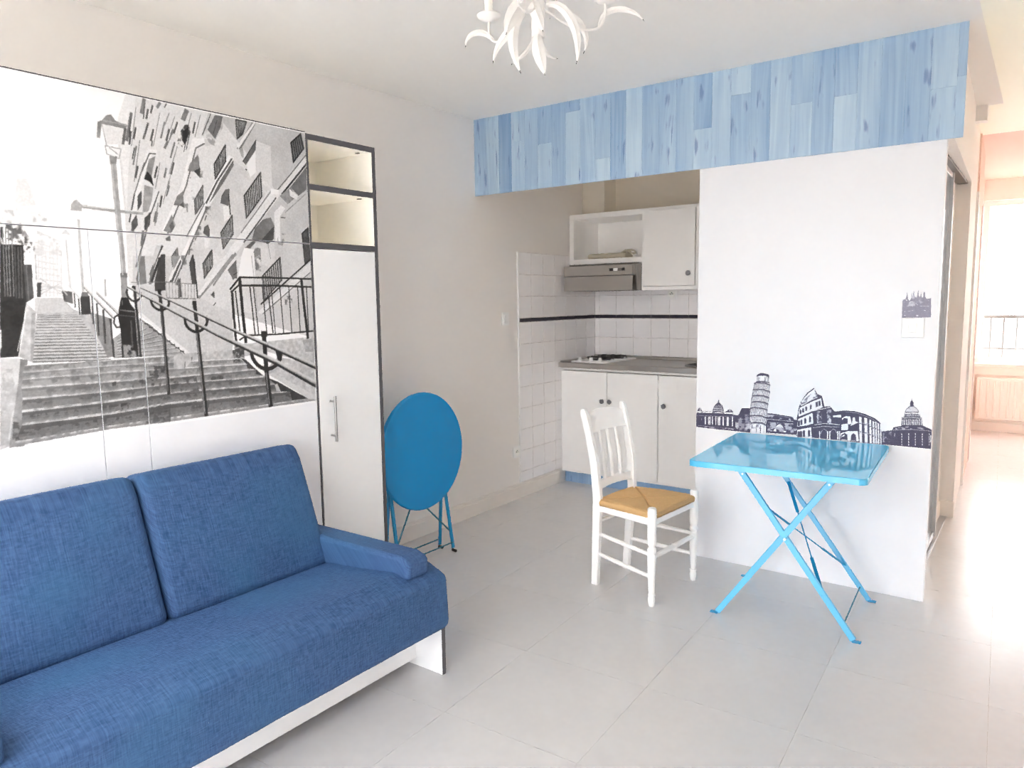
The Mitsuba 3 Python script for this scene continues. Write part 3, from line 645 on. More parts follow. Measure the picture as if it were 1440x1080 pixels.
part(cd, 'ceiling_rose', lathe([(0, 2.5), (.06, 2.5), (.058, 2.485), (.03, 2.465), (.008, 2.455), (0, 2.455)], 28, AX), 'm_lamp', smooth=40)
part(cd, 'stem', tube([CW((0, 0, 2.46)), CW((0, 0, 2.2))], .007, 12), 'm_lamp', smooth=True)
part(cd, 'socket_tube', lathe([(.0, 2.115), (.0165, 2.115), (.0165, 2.108), (.0185, 2.106), (.0185, 2.235), (.012, 2.25), (0, 2.255)], 28, AX), 'm_lamp', smooth=40)
rotd = 2 * math.pi * 120 / 360
ARMS.append([(x * math.cos(-rotd) + w * math.sin(rotd) * 1, -x * math.sin(rotd) + w * math.cos(rotd), z) for x, w, z in ARMS[1]])
for A in ARMS:
    pth = spline([CW(p) for p in A], 40)
    ar = part(cd, 'arm', tube(pth, .0036, 10), 'm_lamp', smooth=True)
    e = pth[-1]
    part(ar, 'candle_cup', lathe([(0, 0), (.010, 0), (.030, .010), (.035, .017), (.034, .020), (.022, .022), (.013, .028), (0, .028)], 26, e), 'm_lamp', smooth=40)
    part(ar, 'candle_sleeve', lathe([(0, .027), (.0118, .027), (.0118, .105), (.009, .107), (0, .107)], 22, e), 'm_candle', smooth=40)
    part(ar, 'bulb', lathe([(0, .105), (.008, .108), (.016, .128), (.015, .145), (.006, .168), (0, .175)], 20, e), 'm_candle', smooth=True)
def leaf(P, width):
    pth = spline([CW(p) for p in P], 18); n = len(pth); t = np.gradient(pth, axis=0); t /= np.linalg.norm(t, axis=1, keepdims=True)
    view = np.array([.2, -1.0, -.15]) @ np.eye(3); V, Fc = [], []
    view = -FH * 1.0 + np.array([0, 0, -.25])
    m = 7
    for i in range(n):
        s = i / (n - 1); w = width * .52 * max(.06, math.sin(math.pi * min(1, .12 + .88 * s)) ** .8 if s < .98 else .05)
        side = np.cross(t[i], view); side /= np.linalg.norm(side) + 1e-9; nn = np.cross(side, t[i])
        for layer in (1, -1):
            for j in range(m):
                c = (j / (m - 1)) * 2 - 1
                V.append(pth[i] + side * w * c + nn * (-(c * c) * w * .22 + (w * .22 if abs(c) < .01 else .0) + layer * .0006))
    for i in range(n - 1):
        for lay in range(2):
            for j in range(m - 1):
                a_ = i * 2 * m + lay * m + j; b_ = a_ + 1; c_, d_ = a_ + 2 * m, b_ + 2 * m
                Fc += [(a_, b_, d_), (a_, d_, c_)] if lay == 0 else [(a_, d_, b_), (a_, c_, d_)]
        for j, fl in ((0, 0), (m - 1, 1)):
            a_, b_ = i * 2 * m + j, i * 2 * m + m + j; c_, d_ = a_ + 2 * m, b_ + 2 * m
            Fc += [(a_, c_, d_), (a_, d_, b_)] if fl == 0 else [(a_, d_, c_), (a_, b_, d_)]
    return trimesh.Trimesh(V, Fc, process=False)
for P, w in LEAVES:
    lf = part(cd, 'leaf', leaf(P, w), 'm_lamp', smooth=25)
    e_ = spline([CW(p) for p in P], 40)
    part(lf, 'tip', tube([e_[-2], e_[-1] + (e_[-1] - e_[-2]) * .6], [.0016, .0007], 6), 'm_black')

# ------------------------------------------------------------------ flat prints: polygons and strokes on the wall-bed panels (units 0.1 mm: y, z on the panel)
class Sheet:
    """a flat print as vertex colours of a fine grid; coordinates in metres on the print's own plane"""
    def __init__(s, a0, a1, b0, b1, res, base):
        s.a0, s.b0, s.res = a0, b0, res
        s.na, s.nb = int(math.ceil((a1 - a0) / res)) + 1, int(math.ceil((b1 - b0) / res)) + 1
        s.c = np.full((s.na, s.nb), float(base)); s.m = np.zeros((s.na, s.nb), bool)
        A, B = np.meshgrid(a0 + np.arange(s.na) * res, b0 + np.arange(s.nb) * res, indexing='ij')
        P3 = np.stack([A * 1.0, B * 1.0, A * 0], -1)
        s.n1 = meshkit.fbm(P3 * 70, 3, 5); s.n2 = meshkit.fbm(P3 * 260, 2, 9); s.n3 = meshkit.fbm(P3 * 14, 3, 2)
    def inside(s, pts):
        P = np.asarray(pts, float); i0 = max(0, int((P[:, 0].min() - s.a0) / s.res)); i1 = min(s.na, int((P[:, 0].max() - s.a0) / s.res) + 2)
        j0 = max(0, int((P[:, 1].min() - s.b0) / s.res)); j1 = min(s.nb, int((P[:, 1].max() - s.b0) / s.res) + 2)
        if i1 <= i0 or j1 <= j0: return None
        A = (s.a0 + np.arange(i0, i1) * s.res)[:, None]; B = (s.b0 + np.arange(j0, j1) * s.res)[None, :]
        h = np.zeros((i1 - i0, j1 - j0), bool)
        for (x0, y0), (x1, y1) in zip(P, np.roll(P, -1, 0)):
            if y0 == y1: continue
            h ^= ((y0 > B) != (y1 > B)) & (A < (x1 - x0) * (B - y0) / (y1 - y0) + x0)
        return (slice(i0, i1), slice(j0, j1)), h
    def fill(s, pts, g, mask=None):
        r = s.inside(pts)
        if r is None: return
        sl, h = r; s.c[sl][h] = g
        if mask is not None: s.m[sl][h] = mask
    def mottle(s, pts, g):
        r = s.inside(pts)
        if r is None: return
        sl, h = r; k = np.clip((s.n1[sl] - .42) * 5, 0, 1) * h * .8; s.c[sl] = s.c[sl] * (1 - k) + g * k
    def stroke(s, pts, w, g, mask=None):
        P = np.asarray(pts, float)
        for p, q in zip(P[:-1], P[1:]):
            d = q - p; L = np.hypot(*d)
            if L < 1e-6: continue
            n = np.array([-d[1], d[0]]) / L * w / 2; e = d / L * w * .2
            s.fill([p + n - e, q + n + e, q - n + e, p - n - e], g, mask)
pairs = lambda l: np.asarray(l, float).reshape(-1, 2) / 10000
MURAL = [[0,222,0,[12760,20870,20150,20860,20050,14640,12410,14580,12460,16940,12400,19330]],
[0,232,0,[12450,20040,12760,20870,13110,20860,12710,18660,12520,16950,12490,18150]],
[0,200,0,[16100,20850,20110,20860,20030,16370,16810,16410,18430,18450]],
[0,210,0,[15440,17590,16600,19340,18170,18420,16730,16400,15690,14640,14030,14630]],
[0,206,0,[16890,16410,20030,16370,20050,14640,15390,14610]],
[0,218,0,[17690,20190,18360,20080,18340,18440,17550,19120]],
[0,206,0,[12620,15570,20080,15870,20060,12410,16160,13550,14880,14100,12520,14180]],
[0,214,0,[14850,15660,17200,15750,17290,13560,16170,13590,14910,14180]],
[1,128,54,[12860,18620,13010,19250]],
[1,128,72,[13270,19530,13470,20080]],
[1,128,60,[13890,19660,14060,20220]],
[1,128,84,[14000,19340,14360,20020]],
[1,128,60,[14190,19040,14380,19590]],
[1,128,54,[13950,17700,14080,18060]],
[1,128,96,[12700,19380,12920,20310]],
[1,128,96,[13830,20670,13940,20840]],
[1,128,120,[13270,20380,13390,20850]],
[1,128,168,[14750,20440,14910,20780]],
[1,128,48,[13540,19330,13640,19840]],
[1,128,70,[13920,18330,14010,18650]],
[1,128,112,[13470,16780,13550,17100]],
[1,128,96,[12670,16410,12790,16850]],
[1,128,84,[12940,15930,13040,16430]],
[1,128,56,[14000,17960,14080,18220]],
[1,88,36,[12840,18800,12940,19180]],
[1,88,42,[13350,19700,13450,20020]],
[1,88,36,[12780,19510,12900,20130]],
[1,88,36,[13320,20200,13400,20700]],
[1,88,36,[14090,20720,14170,20860]],
[1,150,24,[13090,20520,12840,19220]],
[1,150,30,[13140,19450,12850,18070]],
[1,150,24,[13910,20500,13600,19340]],
[1,150,28,[14440,20480,14030,19410]],
[1,150,30,[14470,19470,14100,18480]],
[1,150,30,[13790,18810,13570,17910]],
[1,150,24,[14170,18480,13770,17370]],
[1,150,35,[13630,17420,13460,16650]],
[1,150,36,[14250,20560,13950,19890]],
[1,150,30,[15080,20720,14900,20180]],
[1,150,30,[15430,20720,15160,19900]],
[1,96,66,[13640,19900,13520,19510]],
[1,236,30,[13700,19910,13580,19520]],
[1,96,77,[14210,20000,14080,19600]],
[1,236,35,[14270,20010,14140,19610]],
[1,96,66,[14530,20300,14370,19900]],
[1,236,35,[14590,20320,14430,19910]],
[1,96,66,[13010,18580,12910,18200]],
[1,236,30,[13070,18590,12960,18210]],
[1,96,66,[13780,17680,13690,17300]],
[1,236,30,[13840,17690,13750,17300]],
[1,96,66,[13690,18670,13570,18280]],
[1,236,30,[13740,18680,13630,18290]],
[1,96,66,[14300,18880,14170,18480]],
[1,236,35,[14360,18890,14230,18490]],
[1,96,66,[13500,20540,13420,20220]],
[1,236,30,[13560,20550,13480,20230]],
[1,96,66,[13670,20700,13590,20440]],
[1,236,30,[13730,20710,13640,20450]],
[1,96,66,[15200,20420,15090,20020]],
[1,236,35,[15260,20440,15150,20030]],
[1,96,66,[12860,19700,12780,19270]],
[1,236,30,[12910,19710,12830,19280]],
[1,96,66,[13030,19850,12940,19480]],
[1,236,30,[13080,19860,13000,19490]],
[0,232,0,[12600,16740,12800,17580,13270,18890,13400,19220,13730,19230,13700,19090,13520,19050,13340,18620,12920,17350,12680,16590]],
[1,95,48,[12590,16700,12720,17210,12830,17650]],
[1,110,42,[13120,18410,13350,18870,13440,19070,13670,19090]],
[1,120,35,[12830,17650,13240,18730]],
[0,150,0,[13200,18180,13410,18880,13650,19010,13470,18330]],
[0,48,0,[13190,18190,13330,18470,13470,18300,13510,17980,13360,18130]],
[0,165,0,[13190,17990,13500,17930,13350,17140,13060,17050]],
[0,90,0,[12930,17590,13080,17790,13060,17360,12900,17100]],
[0,105,0,[12660,16710,12860,16980,12870,16610,12660,16350]],
[1,70,77,[13660,17830,13460,17340,13240,16880]],
[0,85,0,[13110,16870,13350,17080,13280,16640,13080,16440]],
[1,110,48,[12700,15210,13050,16120,13260,16820]],
[0,228,0,[13560,17850,13700,17890,13350,17080,13250,17070]],
[1,85,84,[13670,15960,13440,15550,13190,14970]],
[0,205,0,[13470,15960,13650,15980,13310,15220,13220,15380]],
[0,78,0,[13500,15550,13700,15620,13680,14620,13420,14620]],
[0,120,0,[13240,15220,13350,15130,13200,14620,13100,14620]],
[0,165,0,[12790,15490,12930,15740,12850,14620,12710,14620]],
[0,234,0,[13700,16450,14000,17070,14540,18180,15070,19840,15540,19930,15730,19740,15510,19710,15170,19530,14750,18170,14610,17960,13900,16390]],
[1,120,49,[13900,16390,14200,17060,14700,18110,15170,19520,15520,19730]],
[1,150,36,[14760,18170,14890,18450]],
[0,205,0,[15520,19900,15810,19880,15720,19670,15540,19640]],
[0,140,0,[14800,18660,14900,18930,15230,19300,15270,19180,15280,18690]],
[0,85,0,[15040,18690,15290,18840,15280,18460]],
[0,226,0,[14810,18400,15280,18490,15280,17570,14650,17510]],
[2,120,0,[15240,18780,15410,18810,15410,18510,15240,18490]],
[0,140,0,[14190,17410,14330,17730,14570,17930,14570,17410]],
[0,100,0,[14400,17430,14570,17570,14570,17350]],
[2,120,0,[14580,17510,14730,17520,14710,17200,14570,17180]],
[2,130,0,[14890,17990,15020,18010,15000,17680,14870,17670]],
[0,150,0,[13750,16480,14100,17080,14210,16700,14020,16430]],
[0,110,0,[13980,16690,14110,16860,14170,16640,14040,16440]],
[0,120,0,[13810,16230,13980,16340,14000,16150,13840,16140]],
[2,40,0,[14490,19670,14610,20000,14800,20260,14990,20310,15000,20040,14860,19730,14660,19470,14510,19530]],
[0,55,0,[14700,20020,14940,20220,14940,19980,14750,19570,14670,19700]],
[1,70,24,[14930,20120,14700,19320]],
[1,90,28,[15000,20070,14790,19400]],
[0,196,0,[15420,20000,15740,20850,16400,20850,16290,20390,15980,19960]],
[0,112,0,[15670,20250,16010,20830,16330,20830,16180,20370,15960,19970]],
[1,80,30,[15460,20030,15840,20830]],
[1,85,28,[15900,20150,16080,20650]],
[2,140,0,[15600,19980,16040,19950,15980,19710,15730,19740]],
[0,236,0,[13830,14770,14580,16080,15380,17660,15950,18580,16490,19470,16690,19400,16660,19210,15580,17500,15420,17320,14050,14710]],
[1,98,63,[15440,17590,15940,18440,16610,19350]],
[0,118,0,[15550,17600,16050,18460,16660,19310,16670,19110,16240,18480,15750,17820]],
[1,120,56,[14050,14730,14760,16090,15470,17460]],
[1,90,30,[14600,16340,15380,17580]],
[2,95,0,[15390,17480,15620,17500,15610,17150,15380,17120]],
[1,110,42,[15420,17150,15350,16970]],
[2,95,0,[14950,16730,15180,16750,15180,16400,14940,16380]],
[1,110,36,[14990,16400,14920,16230]],
[2,95,0,[14670,16200,14900,16210,14890,15870,14660,15850]],
[1,110,42,[14700,15880,14640,15700]],
[2,95,0,[14340,15660,14560,15670,14550,15330,14330,15310]],
[1,110,42,[14370,15340,14310,15170]],
[0,228,0,[15200,14640,16820,16620,18320,18430,18650,18350,18670,18190,16880,16190,15500,14610]],
[1,104,56,[16920,16260,18490,18100]],
[1,150,49,[16820,16620,17520,17440,18320,18400]],
[0,224,0,[18580,18320,20060,19980,20080,19650,18720,18210]],
[1,70,70,[18780,18270,19480,19010,20080,19650]],
[1,120,42,[18510,18350,19260,19130,20060,19990]],
[1,150,70,[15530,14610,16540,15840]],
[0,238,0,[18270,18440,18640,18420,18610,18240,18240,18220]],
[0,120,0,[19210,18600,20070,19530,20020,18590,19590,18290]],
[0,150,0,[18670,18190,19250,18630,19430,18200,19050,17900]],
[0,225,0,[19140,18530,19580,18280,19480,18130,19160,18240]],
[0,232,0,[18370,17510,18700,17830,18910,17720,18620,17370,18600,16290,18350,16350]],
[2,120,0,[18450,16720,18870,16710,18690,16210,18470,16280]],
[1,105,42,[18670,17350,18890,17340]],
[1,160,40,[18900,17560,19950,18400]],
[0,128,0,[17280,16380,17450,16830,17820,17190,18190,17310,18360,16990,18280,16490,18000,16270]],
[0,82,0,[17710,16400,18320,16970,18290,16460,18000,16240]],
[0,214,0,[17330,16330,18000,16240,18310,16490,18320,15250,17400,15520]],
[0,120,0,[16930,16030,17370,16380,17450,16300,17150,16000]],
[0,238,0,[16930,16060,17350,16010,17330,14940,16600,14970,16760,15670]],
[2,105,0,[17320,16120,17650,16060,17630,15160,17390,15230]],
[1,170,35,[18000,16260,18090,15680]],
[0,112,0,[16020,17650,16080,17920,16250,18170,16440,18230,16350,17580]],
[0,228,0,[16110,17550,16350,17580,16370,17130,16140,16980]],
[1,60,42,[16380,18020,16410,17270]],
[0,96,0,[15250,16500,15310,16720,15460,16830,15520,16670,15500,16340]],
[0,225,0,[15280,16320,15500,16330,15480,16060,15290,15920]],
[0,74,0,[14630,15390,14790,15730,14860,15430,14850,14630,14690,14630]],
[0,110,0,[14090,14690,14190,14890,14240,14630,14100,14600]],
[0,108,0,[16220,15200,16550,15590,16540,14930,16350,14820]],
[0,92,0,[16320,14930,16550,15140,16540,14860]],
[0,112,0,[17060,19320,17710,20240,17670,19840,17190,19200]],
[0,238,0,[17230,19200,17650,19800,17620,18990,17360,18750]],
[1,70,28,[17070,19300,17690,20190]],
[0,132,0,[16820,19740,17570,20850,17730,20830,17020,19770]],
[0,228,0,[16850,19850,17660,20900,17720,20850,16910,19750]],
[0,180,0,[16940,19760,17110,19850,17120,19410,17010,19530]],
[1,55,49,[17180,19040,17210,19010]],
[0,178,0,[16860,20830,17330,20820,17140,20350,16870,20110]],
[1,70,35,[16890,20830,16890,20120]],
[1,70,35,[16960,20830,16930,20160]],
[1,70,30,[17020,20820,16970,20190]],
[1,70,30,[17090,20820,17010,20230]],
[1,70,30,[17160,20820,17040,20270]],
[1,70,30,[17230,20820,17080,20300]],
[1,70,30,[17290,20820,17120,20340]],
[1,70,49,[16860,20830,17330,20820]],
[1,70,42,[16870,20110,17140,20350]],
[1,90,35,[16860,20830,16870,20110]],
[1,90,35,[17330,20820,17140,20350]],
[0,178,0,[15850,19030,16370,19820,16350,19230,15860,18500]],
[1,70,35,[15880,19080,15890,18540]],
[1,70,35,[15950,19180,15950,18640]],
[1,70,35,[16010,19280,16010,18730]],
[1,70,30,[16070,19370,16070,18820]],
[1,70,30,[16140,19470,16130,18910]],
[1,70,30,[16200,19570,16200,19000]],
[1,70,30,[16270,19670,16260,19090]],
[1,70,30,[16330,19770,16320,19190]],
[1,70,49,[15850,19030,16370,19820]],
[1,70,42,[15860,18500,16350,19230]],
[1,90,35,[15850,19030,15860,18500]],
[1,90,30,[16370,19820,16350,19230]],
[0,190,0,[14980,17640,15360,18230,15320,17580,14990,17150]],
[1,100,35,[15010,17690,15010,17180]],
[1,100,35,[15060,17770,15060,17250]],
[1,100,30,[15120,17850,15110,17310]],
[1,100,35,[15170,17940,15150,17370]],
[1,100,35,[15230,18020,15200,17430]],
[1,100,30,[15280,18100,15250,17490]],
[1,100,35,[15340,18190,15300,17550]],
[1,100,42,[14980,17640,15360,18230]],
[1,100,36,[14990,17150,15320,17580]],
[1,120,30,[14980,17640,14990,17150]],
[1,120,35,[15360,18230,15320,17580]],
[0,170,0,[17040,18020,17840,19010,17850,18100,17080,17180]],
[1,66,35,[17080,18070,17120,17220]],
[1,66,35,[17160,18170,17200,17310]],
[1,66,35,[17240,18260,17270,17410]],
[1,66,35,[17320,18360,17350,17500]],
[1,66,35,[17400,18460,17420,17590]],
[1,66,35,[17480,18560,17500,17680]],
[1,66,35,[17560,18660,17580,17780]],
[1,66,35,[17640,18760,17650,17870]],
[1,66,35,[17720,18860,17730,17960]],
[1,66,35,[17800,18960,17810,18060]],
[1,66,49,[17040,18020,17840,19010]],
[1,66,42,[17080,17180,17850,18100]],
[1,86,35,[17040,18020,17080,17180]],
[1,86,35,[17840,19010,17850,18100]],
[0,185,0,[15960,16560,16490,17250,16490,16560,16020,15960]],
[1,80,35,[16000,16600,16050,16000]],
[1,80,35,[16060,16690,16100,16070]],
[1,80,35,[16130,16770,16160,16150]],
[1,80,35,[16190,16860,16220,16220]],
[1,80,30,[16260,16940,16280,16300]],
[1,80,35,[16330,17030,16340,16370]],
[1,80,35,[16390,17120,16400,16450]],
[1,80,35,[16460,17200,16460,16520]],
[1,80,49,[15960,16560,16490,17250]],
[1,80,42,[16020,15960,16490,16560]],
[1,100,35,[15960,16560,16020,15960]],
[1,100,35,[16490,17250,16490,16560]],
[0,200,0,[15170,15390,15560,15910,15560,15370,15180,14850]],
[1,70,35,[15190,15420,15200,14890]],
[1,70,35,[15240,15490,15250,14950]],
[1,70,35,[15290,15550,15300,15010]],
[1,70,35,[15340,15620,15340,15080]],
[1,70,35,[15390,15680,15390,15150]],
[1,70,35,[15440,15750,15440,15210]],
[1,70,35,[15490,15810,15480,15280]],
[1,70,35,[15540,15880,15530,15340]],
[1,70,49,[15170,15390,15560,15910]],
[1,70,36,[15180,14850,15560,15370]],
[1,90,35,[15170,15390,15180,14850]],
[1,90,35,[15560,15910,15560,15370]],
[0,195,0,[13990,15590,14230,15920,14240,15640,14000,15240]],
[1,100,30,[14010,15610,14020,15280]],
[1,100,35,[14050,15670,14060,15340]],
[1,100,30,[14090,15720,14100,15410]],
[1,100,35,[14130,15780,14140,15470]],
[1,100,30,[14170,15830,14180,15540]],
[1,100,30,[14210,15890,14220,15610]],
[1,100,49,[13990,15590,14230,15920]],
[1,100,36,[14000,15240,14240,15640]],
[1,120,35,[13990,15590,14000,15240]],
[1,120,35,[14230,15920,14240,15640]],
[0,110,0,[19320,20360,19850,20810,19980,20260,19400,19590]],
[1,48,40,[19360,20400,19440,19640]],
[1,48,35,[19450,20470,19540,19750]],
[1,48,40,[19540,20550,19640,19870]],
[1,48,35,[19630,20620,19740,19980]],
[1,48,35,[19710,20700,19840,20090]],
[1,48,40,[19800,20780,19940,20200]],
[1,48,49,[19320,20360,19850,20810]],
[1,48,48,[19400,19590,19980,20260]],
[1,68,35,[19320,20360,19400,19590]],
[1,68,35,[19850,20810,19980,20260]],
[0,120,0,[19670,16760,20010,17030,20050,15720,19750,15550]],
[1,50,40,[19710,16790,19780,15570]],
[1,50,35,[19770,16840,19840,15600]],
[1,50,40,[19840,16900,19900,15640]],
[1,50,40,[19910,16950,19960,15670]],
[1,50,40,[19970,17010,20020,15700]],
[1,50,49,[19670,16760,20010,17030]],
[1,50,42,[19750,15550,20050,15720]],
[1,70,35,[19670,16760,19750,15550]],
[1,70,35,[20010,17030,20050,15720]],
[0,172,0,[17660,14980,18550,15750,18580,14850,17710,14040]],
[1,60,30,[17710,15020,17760,14080]],
[1,60,35,[17800,15110,17850,14170]],
[1,60,35,[17900,15190,17950,14260]],
[1,60,35,[18000,15280,18040,14350]],
[1,60,35,[18100,15360,18140,14440]],
[1,60,35,[18200,15450,18240,14530]],
[1,60,30,[18300,15530,18330,14620]],
[1,60,35,[18400,15620,18430,14710]],
[1,60,35,[18500,15710,18530,14800]],
[1,60,49,[17660,14980,18550,15750]],
[1,60,42,[17710,14040,18580,14850]],
[1,80,35,[17660,14980,17710,14040]],
[1,80,35,[18550,15750,18580,14850]],
[0,200,0,[15170,15410,15560,15810,15540,15300,15180,14860]],
[1,80,35,[15190,15440,15210,14890]],
[1,80,35,[15240,15490,15250,14940]],
[1,80,35,[15290,15540,15300,15000]],
[1,80,35,[15340,15590,15340,15050]],
[1,80,35,[15390,15640,15380,15110]],
[1,80,35,[15440,15690,15430,15160]],
[1,80,35,[15490,15740,15470,15220]],
[1,80,30,[15540,15790,15520,15270]],
[1,80,42,[15170,15410,15560,15810]],
[1,80,36,[15180,14860,15540,15300]],
[1,100,30,[15170,15410,15180,14860]],
[1,100,30,[15560,15810,15540,15300]],
[0,150,0,[14870,14200,15400,14870,16380,15780,16600,15790,14940,14100]],
[0,226,0,[14860,14250,15410,14930,16130,15770,16380,15780,14990,14240]],
[1,58,48,[14800,15690,14850,14920,14880,14140]],
[0,112,0,[16160,15190,16540,15570,16560,14960,16350,14870]],
[1,70,30,[16400,15010,16570,15110]],
[0,95,0,[15400,14260,15550,14400,15560,14120]],
[1,90,36,[15390,13780,15590,13960]],
[0,225,0,[17350,13550,20020,15580,20020,15210,17580,13500]],
[1,46,56,[17530,13880,20050,15710]],
[1,110,35,[17600,13500,20020,15190]],
[2,95,0,[18650,14190,19030,14220,19050,13840,18670,13840]],
[2,110,0,[17380,15630,17650,15700,17630,15240,17390,15200]],
[1,185,30,[17230,15750,17370,13560]],
[0,92,0,[13850,14720,14320,15520,14340,15430,13980,14720]],
[0,228,0,[13830,14840,14260,15640,14360,15640,13920,14780]],
[0,150,0,[13980,15630,14330,15640,14040,15150]],
[0,86,0,[14170,14730,14260,14880,14260,14180,14130,14180]],
[0,75,0,[13310,14720,13610,15670,13760,15680,13680,14420,13300,14390]],
[0,120,0,[13130,14950,13380,15430,13190,14950]],
[0,130,0,[12680,14830,12910,15580,13030,15590,13020,14650,12690,14590]],
[0,62,0,[13160,14710,13520,15550,13600,15540,13230,14660]],
[0,232,0,[9650,16070,10050,16020,10360,15490,10480,14510,10260,14170,9590,14200,9580,15180]],
[1,205,35,[9680,15870,10090,15750]],
[1,208,35,[9670,15680,10130,15570]],
[1,211,35,[9650,15500,10170,15400]],
[1,205,35,[9640,15320,10200,15220]],
[1,208,35,[9620,15130,10240,15040]],
[1,211,35,[9610,14950,10280,14860]],
[1,205,30,[9600,14760,10320,14680]],
[1,208,35,[9580,14580,10350,14490]],
[1,211,30,[9570,14390,10390,14310]],
[1,212,28,[9760,15940,9640,14230]],
[1,212,28,[9860,15890,9750,14230]],
[1,212,28,[9970,15840,9850,14230]],
[1,212,28,[10070,15790,9960,14230]],
[1,212,28,[10170,15740,10070,14230]],
[1,212,28,[10280,15690,10180,14230]],
[1,212,28,[10390,15640,10290,14230]],
[1,196,28,[9730,14780,10270,14300]],
[1,196,28,[9720,14660,10270,14380]],
[1,196,28,[9710,14530,10280,14470]],
[1,196,28,[9700,14410,10290,14550]],
[1,196,24,[9690,14280,10290,14630]],
[0,232,0,[8820,16770,9110,16870,9810,16940,10140,16550,9760,16300,8780,16360]],
[0,226,0,[9040,17130,9240,17730,9620,17760,9800,16990,9410,16920]],
[0,236,0,[9240,17730,9330,17730,9220,16960,9040,17110]],
[2,196,0,[9600,16810,9940,16700,10140,16550,9670,16460]],
[2,200,0,[8820,16770,9150,16800,9220,16420,8790,16390]],
[2,205,0,[9750,16240,10410,15940,10420,15490,9590,15450]],
[2,70,0,[8930,16380,9320,16430,9470,16120,9680,15800,9610,15510,9280,15640,9090,15850,8870,15950]],
[2,60,0,[9290,16080,9630,15860,9640,15530,9350,15380,9290,15710]],
[0,58,0,[8730,15760,9350,15780,9290,14700,9300,14100,8940,12410,8460,12410]],
[0,76,0,[8780,16270,8850,16280,8840,15750,8730,15750]],
[1,150,24,[8840,16250,8740,14230]],
[1,150,28,[8910,16240,8810,14230]],
[1,150,28,[8980,16220,8880,14230]],
[1,150,24,[9070,16190,8970,14230]],
[1,98,30,[9110,15700,9030,14170]],
[1,98,35,[9200,15710,9110,14170]],
[1,98,35,[9280,15710,9190,14160]],
[1,205,42,[8770,15950,8790,15780,8870,15820]],
[2,40,0,[8600,14170,9250,14160,8960,12410,8460,12440]],
[0,90,0,[9300,15190,9520,15180,9510,14180,9290,14040]],
[1,120,35,[9380,15180,9360,14100]],
[1,180,28,[9650,15490,9620,14710]],
[0,84,0,[9630,14650,9750,14640,9700,14200,9590,14200]],
[1,205,24,[9200,13550,8930,12580]],
[0,225,0,[8530,13240,8560,13240,8520,12710,8480,12640]],
[0,196,0,[9220,13550,9290,14030,9530,13750,9490,13340,9320,12190,8960,12410]],
[0,170,0,[9400,13690,9520,13720,9330,12210,9260,12280]],
[0,205,0,[9530,14180,9720,14170,9550,13650,9500,13820]],
[0,205,0,[8460,12410,9020,12340,8870,11600,8400,11660]],
[0,188,0,[8400,11660,8880,11590,8500,9720,8230,9640]],
[2,165,0,[8490,12040,8870,12070,8720,11340,8440,11440]],
[2,160,0,[8330,10840,8610,10670,8450,9800,8240,9760]],
[0,150,0,[8990,12340,9190,12290,9020,11300,8890,9650,8470,9670,8870,11600]],
[0,188,0,[9700,14180,10290,14180,10620,13800,11150,13590,11410,12830,11650,12180,9330,12190,9480,13340,9550,13670]],
[0,200,0,[9700,14180,10290,14180,10620,13730,9580,13690]],
[1,140,21,[9560,13650,10740,13620]],
[1,205,14,[9560,13670,10750,13640]],
[1,130,22,[9550,13590,10780,13560]],
[1,205,15,[9550,13610,10780,13580]],
[1,140,24,[9530,13520,10820,13480]],
[1,205,16,[9540,13540,10830,13510]],
[1,130,26,[9520,13440,10870,13400]],
[1,205,17,[9520,13460,10870,13430]],
[1,140,28,[9510,13360,10920,13320]],
[1,205,18,[9510,13380,10920,13350]],
[1,130,30,[9500,13270,10970,13230]],
[1,205,20,[9500,13300,10980,13260]],
[1,140,28,[9480,13180,11030,13140]],
[1,205,21,[9480,13210,11030,13170]],
[1,130,30,[9470,13090,11080,13050]],
[1,205,22,[9470,13130,11090,13080]],
[1,140,37,[9450,13000,11140,12950]],
[1,205,23,[9460,13040,11140,12980]],
[1,130,39,[9440,12910,11200,12850]],
[1,205,25,[9440,12940,11200,12880]],
[1,140,41,[9420,12810,11260,12750]],
[1,205,26,[9430,12850,11260,12790]],
[1,130,44,[9410,12720,11320,12650]],
[1,205,28,[9410,12760,11320,12680]],
[1,140,46,[9390,12620,11380,12540]],
[1,205,29,[9400,12660,11390,12580]],
[1,130,49,[9380,12520,11450,12440]],
[1,205,31,[9380,12560,11450,12480]],
[1,140,51,[9360,12420,11510,12330]],
[1,205,32,[9370,12460,11510,12370]],
[1,130,53,[9350,12320,11580,12220]],
[1,205,29,[9350,12360,11580,12260]],
[1,140,56,[9330,12220,11640,12110]],
[1,205,30,[9330,12260,11650,12150]],
[0,150,0,[11080,13720,11780,13480,11720,12210,11540,12220,11250,12980]],
[2,120,0,[11220,13500,11560,13410,11710,12510,11480,12380]],
[0,142,0,[9090,12120,11680,12100,14470,12100,16150,12160,16202,12100,14473,12058,11678,12070,9082,12087]],
[0,138,0,[9082,12087,11678,12070,14473,12058,16202,12100,16253,12040,14477,12017,11677,12040,9073,12053]],
[0,136,0,[9073,12053,11677,12040,14477,12017,16253,12040,16305,11980,14480,11975,11675,12010,9065,12020]],
[0,145,0,[9065,12020,11675,12010,14480,11975,16305,11980,16357,11920,14483,11933,11673,11980,9057,11987]],
[0,156,0,[9057,11987,11673,11980,14483,11933,16357,11920,16408,11860,14487,11892,11672,11950,9048,11953]],
[0,167,0,[9048,11953,11672,11950,14487,11892,16408,11860,16460,11800,14490,11850,11670,11920,9040,11920]],
[1,196,17,[9090,12120,11680,12100,14470,12100,16150,12160]],
[0,146,0,[9040,11920,11670,11920,14490,11850,16460,11800,16513,11760,14443,11812,11667,11882,9033,11885]],
